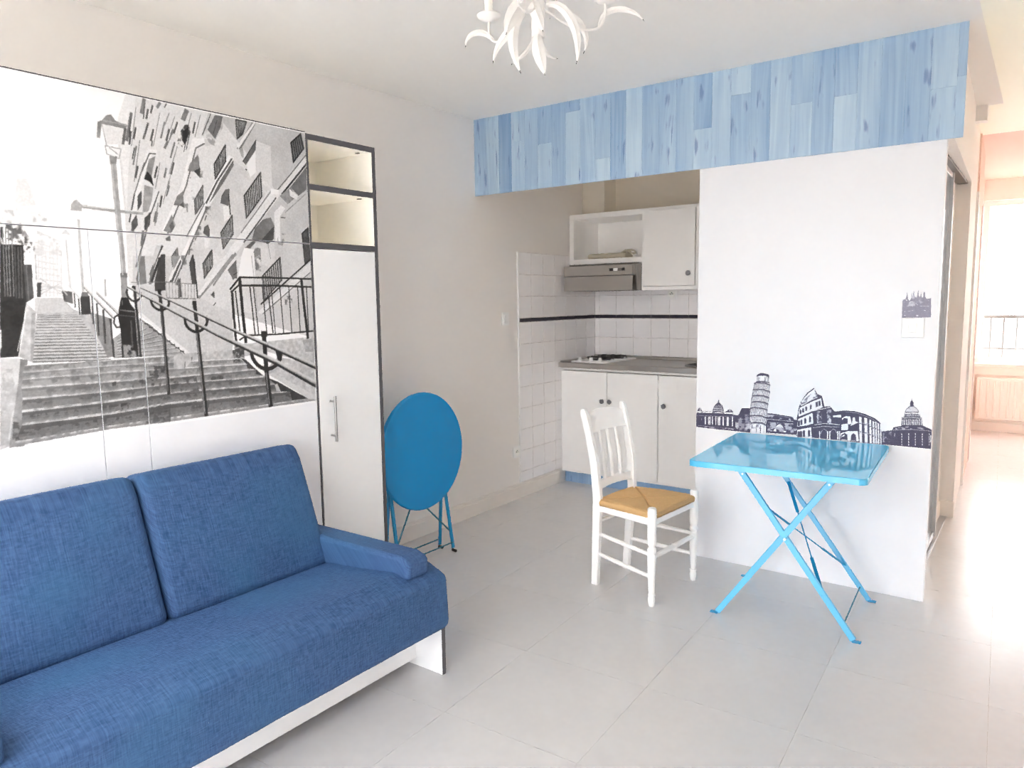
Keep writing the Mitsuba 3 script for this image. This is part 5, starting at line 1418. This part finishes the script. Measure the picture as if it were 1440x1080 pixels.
SKYLINE = [[0,66,0,[14620,7810,15540,7870,16670,7890,16870,7890,17040,8270,17480,8300,17520,7020,14630,7060]],
[0,66,0,[14660,7810,14680,7940,14710,8040,14810,8140,14910,8060,14950,7960,15290,7980,15510,7980,16130,7990,16270,8060,16320,8120,16440,8190,16600,8080,16630,7890]],
[0,236,0,[14960,7930,15490,7960,15520,7890,14960,7860]],
[0,236,0,[14680,7920,14910,7930,14910,7850,14680,7840]],
[0,236,0,[16130,7970,16590,8000,16610,7920,16130,7910]],
[0,236,0,[15540,7900,16110,7910,15840,7970]],
[0,66,0,[15510,7960,15540,8150,15630,8340,15770,8450,15790,8560,15810,8670,15850,8560,15890,8460,16040,8310,16110,8170,16110,8000]],
[1,200,25,[15610,8050,15640,8300]],
[1,200,25,[15700,8060,15720,8310]],
[1,200,22,[15800,8060,15810,8320]],
[1,200,22,[15910,8070,15890,8320]],
[1,200,25,[16010,8080,15970,8330]],
[1,210,27,[15550,8010,16090,8040]],
[1,200,25,[15560,8130,16080,8140]],
[1,190,20,[15800,8490,15860,8480]],
[1,236,45,[14830,8100,14840,7960]],
[1,236,40,[16440,8150,16440,8050]],
[0,236,0,[15090,7660,15150,7670,15160,7260,15100,7260]],
[0,236,0,[15280,7680,15330,7680,15340,7260,15290,7260]],
[0,236,0,[15350,7690,15400,7690,15410,7260,15360,7260]],
[0,236,0,[15480,7700,15530,7700,15540,7270,15490,7260]],
[0,236,0,[15670,7710,15710,7720,15720,7270,15680,7260]],
[0,236,0,[15800,7720,15850,7730,15860,7270,15810,7260]],
[0,236,0,[15870,7730,15930,7730,15940,7270,15880,7270]],
[0,236,0,[16050,7740,16120,7750,16130,7270,16060,7270]],
[0,236,0,[16270,7760,16330,7770,16340,7280,16280,7270]],
[0,236,0,[16340,7770,16380,7770,16390,7280,16350,7270]],
[0,236,0,[16550,7790,16600,7790,16610,7280,16560,7270]],
[1,170,20,[14920,7560,14920,7460]],
[1,170,20,[15210,7590,15210,7490]],
[1,170,20,[15600,7620,15600,7520]],
[1,170,20,[15980,7650,15980,7550]],
[1,170,20,[16190,7670,16190,7570]],
[1,170,18,[16450,7690,16450,7600]],
[1,150,20,[14640,7690,16670,7770]],
[1,140,18,[14700,7160,16680,7170]],
[2,180,0,[14650,7140,16680,7160,16680,7080,14650,7070]],
[2,160,0,[16860,7920,17490,7970,17510,7120,16870,7100]],
[1,236,45,[16770,7500,16780,7190]],
[1,236,35,[16850,7500,16860,7180]],
[2,200,0,[17250,7470,17530,7500,17530,7220,17250,7190]],
[1,170,20,[16860,7680,17430,7730]],
[0,66,0,[18310,8120,18700,8110,19590,8030,19620,7920,19770,7880,19870,7940,19890,7150,18300,7110]],
[2,210,0,[18340,8060,19570,8010,19600,7830,18370,7870]],
[1,130,22,[18340,8040,19590,8000]],
[1,190,20,[18330,7810,19600,7800]],
[0,236,0,[18780,7440,18820,7540,18950,7600,19070,7560,19130,7430]],
[2,200,0,[18350,7670,19780,7700,19790,7250,18370,7200]],
[0,236,0,[18660,7230,18730,7380,18790,7330,18810,7220]],
[0,236,0,[19150,7280,19260,7310,19290,7230,19170,7220]],
[0,236,0,[17560,7020,17520,7520,17440,7730,17450,8160,17490,8420,17530,8870,17580,9200,17640,9630,17750,9690,17760,9980,17870,10080,18060,10120,18250,10090,18380,10010,18400,9710,18460,9490,18440,9160,18410,8790,18370,8420,18340,8040,18340,7760,18300,7550,18300,7090]],
[0,66,0,[17750,9900,17760,10000,17870,10080,17950,10100,17960,10160,17980,10100,18060,10120,18250,10090,18390,10020,18390,9910,18230,9970,18070,9980,17880,9960]],
[1,86,27,[17800,9900,17790,9690]],
[1,86,30,[17850,9910,17840,9690]],
[1,86,27,[17910,9910,17900,9700]],
[1,86,27,[18170,9920,18160,9710]],
[1,86,30,[18230,9930,18210,9710]],
[1,86,27,[18320,9930,18300,9720]],
[1,86,27,[18360,9930,18350,9720]],
[1,66,50,[17750,9660,18030,9700,18400,9660]],
[1,76,68,[17640,9570,17860,9620,18180,9620,18450,9540]],
[1,136,22,[17650,9510,17870,9560,18190,9560,18450,9480]],
[1,91,35,[17680,9530,17630,9280]],
[1,91,32,[17760,9540,17710,9300]],
[1,91,32,[17830,9550,17780,9310]],
[1,91,32,[17900,9560,17860,9320]],
[1,130,32,[17980,9570,17930,9330]],
[1,130,32,[18050,9570,18000,9330]],
[1,91,35,[18120,9570,18080,9330]],
[1,91,32,[18200,9560,18150,9320]],
[1,91,32,[18270,9550,18220,9310]],
[1,91,32,[18340,9530,18290,9300]],
[1,91,32,[18410,9520,18370,9280]],
[1,76,68,[17580,9230,17830,9280,18150,9280,18450,9200]],
[1,136,22,[17580,9160,17830,9220,18150,9220,18450,9140]],
[1,91,32,[17620,9180,17580,8970]],
[1,91,35,[17700,9200,17660,8990]],
[1,91,32,[17780,9210,17740,9000]],
[1,91,32,[17860,9220,17820,9010]],
[1,130,35,[17940,9230,17890,9020]],
[1,130,32,[18020,9230,17970,9020]],
[1,91,35,[18100,9230,18050,9020]],
[1,91,32,[18180,9220,18130,9010]],
[1,91,32,[18250,9210,18210,9000]],
[1,91,35,[18330,9200,18290,8990]],
[1,91,32,[18410,9180,18370,8970]],
[1,76,75,[17540,8920,17800,8970,18120,8970,18430,8890]],
[1,136,22,[17540,8850,17800,8910,18130,8910,18430,8840]],
[1,91,35,[17580,8870,17540,8660]],
[1,91,32,[17660,8880,17620,8670]],
[1,91,35,[17750,8900,17700,8690]],
[1,91,32,[17830,8910,17780,8700]],
[1,130,35,[17910,8920,17860,8710]],
[1,130,32,[17990,8920,17950,8710]],
[1,91,35,[18070,8920,18030,8710]],
[1,91,32,[18150,8910,18110,8700]],
[1,91,32,[18230,8900,18190,8690]],
[1,91,32,[18310,8890,18270,8680]],
[1,91,32,[18390,8870,18350,8670]],
[1,76,68,[17510,8600,17770,8660,18090,8660,18390,8580]],
[1,136,25,[17510,8540,17770,8590,18090,8600,18400,8530]],
[1,91,35,[17550,8560,17510,8340]],
[1,91,32,[17630,8570,17590,8350]],
[1,91,35,[17710,8590,17670,8370]],
[1,91,35,[17790,8600,17750,8380]],
[1,130,35,[17870,8610,17830,8390]],
[1,130,35,[17950,8610,17910,8390]],
[1,91,35,[18040,8610,17990,8390]],
[1,91,32,[18120,8600,18070,8380]],
[1,91,32,[18200,8590,18150,8370]],
[1,91,32,[18280,8580,18230,8360]],
[1,91,32,[18350,8560,18310,8350]],
[1,76,68,[17460,8280,17730,8340,18050,8340,18370,8270]],
[1,136,22,[17460,8210,17730,8270,18060,8280,18370,8210]],
[1,91,32,[17500,8230,17450,7930]],
[1,91,35,[17590,8250,17530,7950]],
[1,91,32,[17670,8260,17610,7970]],
[1,91,35,[17750,8280,17700,7980]],
[1,130,32,[17830,8280,17780,7990]],
[1,130,35,[17920,8290,17860,7990]],
[1,91,35,[18000,8290,17940,7990]],
[1,91,32,[18080,8280,18030,7990]],
[1,91,32,[18160,8270,18110,7980]],
[1,91,32,[18240,8260,18190,7970]],
[1,91,35,[18330,8250,18270,7950]],
[1,76,68,[17430,7880,17700,7940,18030,7950,18340,7870]],
[1,136,22,[17440,7810,17700,7870,18030,7880,18340,7820]],
[1,91,32,[17480,7830,17430,7570]],
[1,91,32,[17560,7850,17510,7590]],
[1,91,35,[17640,7870,17590,7610]],
[1,91,35,[17730,7880,17670,7620]],
[1,130,35,[17810,7890,17760,7630]],
[1,130,32,[17890,7890,17840,7630]],
[1,91,32,[17970,7890,17920,7630]],
[1,91,32,[18050,7880,18000,7630]],
[1,91,35,[18140,7880,18090,7620]],
[1,91,32,[18220,7860,18170,7610]],
[1,91,32,[18300,7850,18250,7590]],
[1,76,75,[17520,7530,17730,7580,18050,7590,18310,7510]],
[1,136,22,[17520,7460,17730,7520,18060,7530,18310,7460]],
[1,76,27,[17820,7470,17820,7080]],
[1,76,30,[18020,7470,18020,7080]],
[1,96,18,[17530,7400,17560,7030]],
[1,120,20,[18200,7470,18190,7100]],
[2,120,0,[17550,7480,18290,7500,18300,7290,17560,7260]],
[1,66,25,[17560,7020,17520,7520,17440,7730,17490,8420,17580,9200,17640,9630]],
[1,66,22,[18390,9910,18460,9490,18410,8790,18340,8040,18300,7550,18300,7090]],
[0,66,0,[19750,7090,19790,7330,19750,7870,19840,8570,19940,8840,20190,9240,20510,9530,20700,9220,20890,9170,21030,8650,21270,8700,21490,8450,21930,8540,22350,8540,22820,8440,23240,8270,23470,8080,23530,7690,23600,7700,23640,7070,19750,7090]],
[0,236,0,[19880,8670,20000,8890,20240,9210,20520,9460,20670,9170,20700,9070,20350,8870,19960,8590]],
[2,90,0,[19920,8770,20560,9390,20700,9090,19950,8640]],
[0,236,0,[19830,8250,19890,8500,20400,8820,20850,9040,20910,8710,20960,8610,20510,8400,19860,8060]],
[0,66,0,[19880,8180,19880,8350,19920,8430,19970,8370,19970,8210]],
[0,66,0,[20000,8270,20000,8440,20040,8510,20090,8450,20090,8290]],
[0,66,0,[20150,8370,20140,8540,20190,8620,20230,8560,20240,8400]],
[0,66,0,[20360,8460,20350,8630,20400,8710,20440,8650,20450,8490]],
[0,66,0,[20600,8820,20820,8940,20850,8690,20630,8580]],
[1,236,30,[20710,8890,20750,8630]],
[0,236,0,[19790,7560,19830,7940,20490,8300,20540,7790,20240,7660]],
[0,66,0,[19820,7590,19820,7810,19860,7890,19920,7830,19920,7610]],
[0,66,0,[19940,7650,19940,7870,19980,7950,20040,7890,20040,7670]],
[0,66,0,[20110,7730,20110,7950,20150,8030,20210,7970,20210,7750]],
[0,66,0,[20330,7820,20330,8050,20370,8130,20430,8070,20430,7840]],
[0,236,0,[19790,7090,19810,7400,20440,7590,20490,7100]],
[0,66,0,[19820,7030,19820,7290,19870,7370,19930,7310,19940,7030]],
[0,66,0,[19930,7050,19920,7310,19970,7390,20030,7330,20040,7060]],
[0,66,0,[20070,7090,20060,7350,20110,7430,20170,7370,20180,7090]],
[0,66,0,[20310,7130,20300,7380,20350,7460,20410,7400,20420,7130]],
[1,236,25,[20510,8400,21050,8560,21290,8640]],
[1,236,25,[20610,7730,21030,7830,21420,7840,21710,7830]],
[1,200,20,[20520,7560,20940,7680,21710,7720]],
[2,236,0,[21130,8490,21350,8530,21350,7850,21180,7860]],
[2,220,0,[20670,8370,20910,8440,20930,7870,20710,7820]],
[1,236,40,[20840,7430,20850,7040]],
[1,236,44,[21200,7470,21210,7070]],
[1,236,44,[21300,7480,21310,7080]],
[1,236,40,[21650,7510,21670,7120]],
[1,236,40,[21730,7520,21740,7130]],
[1,170,20,[20890,7330,20930,7470,21030,7560,21140,7500,21190,7360]],
[1,170,20,[21310,7370,21360,7510,21450,7600,21560,7550,21610,7400]],
[0,236,0,[21420,8240,21780,8310,21780,8170,21600,8180,21430,8160]],
[0,236,0,[21800,8130,21980,8270,22170,8260,22250,7930,22090,7870,22100,7610,21810,7580,21800,7840,21970,7900,21850,8050]],
[0,236,0,[22290,8240,22380,8240,22400,8050,22550,8020,22190,7810,22270,7990]],
[0,66,0,[21820,8050,21910,8180,22060,8150,22080,7920,21830,7870]],
[0,236,0,[21770,7420,22100,7560,22520,7600,22590,7130,21820,7100]],
[0,66,0,[21810,7140,21820,7370,21950,7460,22070,7400,22100,7140]],
[0,66,0,[22240,7130,22240,7360,22340,7490,22450,7410,22480,7140]],
[0,236,0,[21850,7300,21940,7380,21970,7330,21880,7260]],
[0,236,0,[22550,8290,22660,8280,22730,7090,22620,7100]],
[0,66,0,[22570,7990,22660,7990,22650,7940,22590,7940]],
[0,66,0,[22580,7600,22670,7610,22660,7560,22600,7550]],
[0,236,0,[22780,8260,22900,8250,22970,7090,22840,7100]],
[0,66,0,[22790,7950,22900,7960,22890,7910,22810,7900]],
[0,66,0,[22810,7570,22910,7580,22910,7530,22820,7520]],
[0,236,0,[22990,8190,23070,8180,23140,7090,23050,7100]],
[0,66,0,[23000,7890,23080,7890,23070,7840,23020,7840]],
[0,66,0,[23020,7510,23090,7510,23080,7460,23030,7460]],
[0,236,0,[23130,8140,23200,8120,23270,7090,23190,7100]],
[0,66,0,[23150,7830,23210,7840,23200,7790,23160,7790]],
[0,66,0,[23160,7450,23220,7460,23210,7410,23180,7400]],
[0,236,0,[23240,8110,23300,8100,23360,7090,23300,7100]],
[0,66,0,[23260,7810,23300,7810,23290,7760,23270,7760]],
[0,66,0,[23270,7430,23310,7430,23310,7380,23290,7380]],
[0,236,0,[23340,8060,23400,8050,23460,7090,23400,7100]],
[0,66,0,[23360,7760,23400,7760,23390,7710,23380,7710]],
[0,66,0,[23380,7380,23420,7380,23410,7330,23390,7330]],
[0,236,0,[23450,8010,23490,7990,23550,7090,23500,7090]],
[0,66,0,[23460,7710,23490,7710,23480,7660,23480,7660]],
[0,66,0,[23480,7330,23500,7330,23500,7280,23490,7280]],
[1,200,25,[22620,7500,22940,7530,23540,7490]],
[1,170,20,[22550,8010,22930,7990,23500,7880]],
[1,150,22,[21970,8470,22440,8460,23100,8250,23460,7990]],
[0,66,0,[23530,7680,23750,7740,23970,7790,24000,7920,24320,8020,24310,8410,24410,8430,24420,8620,24480,8820,24630,8960,24630,9120,24670,9210,24680,9420,24700,9220,24760,9120,24780,8970,24930,8850,25010,8690,25060,8480,25130,8470,25170,8100,25280,8070,25540,7950,25540,7080,23560,7080]],
[0,206,0,[24460,8670,24500,8800,24640,8920,24780,8930,24910,8830,24980,8710]],
[2,120,0,[24460,8670,24640,8920,24680,8680]],
[1,236,45,[24440,8590,24720,8640,25010,8640]],
[1,200,30,[24460,8550,24460,8470]],
[1,200,30,[24530,8560,24530,8470]],
[1,200,30,[24590,8560,24600,8480]],
[1,200,30,[24660,8570,24660,8490]],
[1,200,27,[24730,8570,24730,8490]],
[1,200,30,[24790,8580,24800,8500]],
[1,200,30,[24860,8590,24860,8500]],
[1,200,30,[24930,8590,24930,8510]],
[1,200,30,[24990,8600,25000,8510]],
[1,214,35,[24370,8310,24380,8060]],
[1,214,35,[24440,8320,24450,8070]],
[1,214,32,[24520,8320,24530,8080]],
[1,214,35,[24590,8330,24600,8080]],
[1,214,35,[24660,8340,24670,8090]],
[1,214,35,[24740,8340,24750,8100]],
[1,214,35,[24810,8350,24820,8100]],
[1,214,35,[24890,8360,24900,8110]],
[1,214,35,[24960,8360,24970,8120]],
[1,214,35,[25030,8370,25040,8120]],
[1,214,35,[25100,8380,25120,8130]],
[1,190,25,[24330,8370,24730,8430,25130,8430]],
[2,200,0,[24080,7900,24620,8020,25260,8020,25230,7930,24110,7810]],
[1,150,25,[24000,7790,24760,7890,25520,7890]],
[1,205,30,[24350,7670,24360,7600]],
[1,205,30,[24360,7550,24360,7480]],
[1,205,30,[24360,7430,24370,7360]],
[1,205,27,[24370,7310,24370,7240]],
[1,205,30,[24370,7200,24380,7130]],
[1,205,30,[24630,7700,24630,7630]],
[1,205,30,[24630,7580,24640,7510]],
[1,205,30,[24640,7460,24640,7390]],
[1,205,30,[24640,7340,24650,7270]],
[1,205,27,[24650,7220,24650,7160]],
[1,205,30,[24890,7730,24900,7660]],
[1,205,30,[24900,7610,24900,7540]],
[1,205,30,[24900,7490,24910,7420]],
[1,205,30,[24910,7370,24910,7300]],
[1,205,30,[24910,7250,24920,7180]],
[1,205,30,[25170,7750,25170,7680]],
[1,205,30,[25170,7640,25170,7570]],
[1,205,30,[25180,7520,25180,7450]],
[1,205,30,[25180,7400,25190,7330]],
[1,205,30,[25190,7280,25190,7210]],
[1,205,30,[25440,7780,25440,7710]],
[1,205,30,[25440,7660,25440,7590]],
[1,205,30,[25450,7550,25450,7480]],
[1,205,30,[25450,7430,25460,7360]],
[1,205,30,[25460,7310,25460,7240]],
[2,180,0,[23580,7650,23930,7730,23950,7230,23600,7190]],
[1,236,30,[25500,7690,25510,7400]],
[1,170,25,[24070,7640,24070,7500]]]
CATHEDRAL = [[0,122,0,[24120,13690,24240,13710,24270,13830,24290,14070,24330,13830,24360,13710,24400,13640,24450,13710,24460,13940,24470,14070,24500,13870,24530,13860,24550,14170,24590,13860,24620,13800,24670,13780,24700,13930,24720,14170,24760,13900,24780,13810,24810,13790,24840,14060,24880,13790,24920,13780,24930,13960,24950,14020,24990,14000,25010,13810,25050,13730,25180,13730,25240,13760,25270,12900,24130,12880]],
[1,225,49,[24280,13660,24310,13660]],
[1,225,35,[24430,13590,24550,13580]],
[1,225,14,[24810,13390,25060,13390]],
[1,225,14,[25100,13400,25180,13400]],
[1,225,24,[24500,13210,24560,13210]],
[1,225,32,[24990,13210,25030,13200]],
[1,225,49,[24710,12980,24770,12980]],
[1,225,32,[24230,12990,24270,12990]],
[1,225,10,[24320,13400,24530,13410]],
[1,225,14,[24500,13480,24540,13380]],
[1,225,10,[24360,13170,24480,13200]],
[1,225,21,[24220,13150,24260,13170]],
[1,225,14,[24650,13520,24760,13430]],
[2,200,0,[24180,13590,24620,13590,24630,13410,24190,13420]],
[2,180,0,[24640,13790,25160,13650,25170,13510,24650,13520]],
[2,190,0,[24450,13970,24590,13930,24600,13730,24460,13730]]]
sticker('wall_sticker', 'long dark skyline sticker of old landmarks on the partition above the square table', SKYLINE, 1.462, 2.556, .7045, 1.02, (62, 58, 84))
sticker('wall_sticker', 'small dark sticker of a spired cathedral on the partition above the light switch', CATHEDRAL, 2.39, 2.54, 1.285, 1.42, (92, 88, 114))
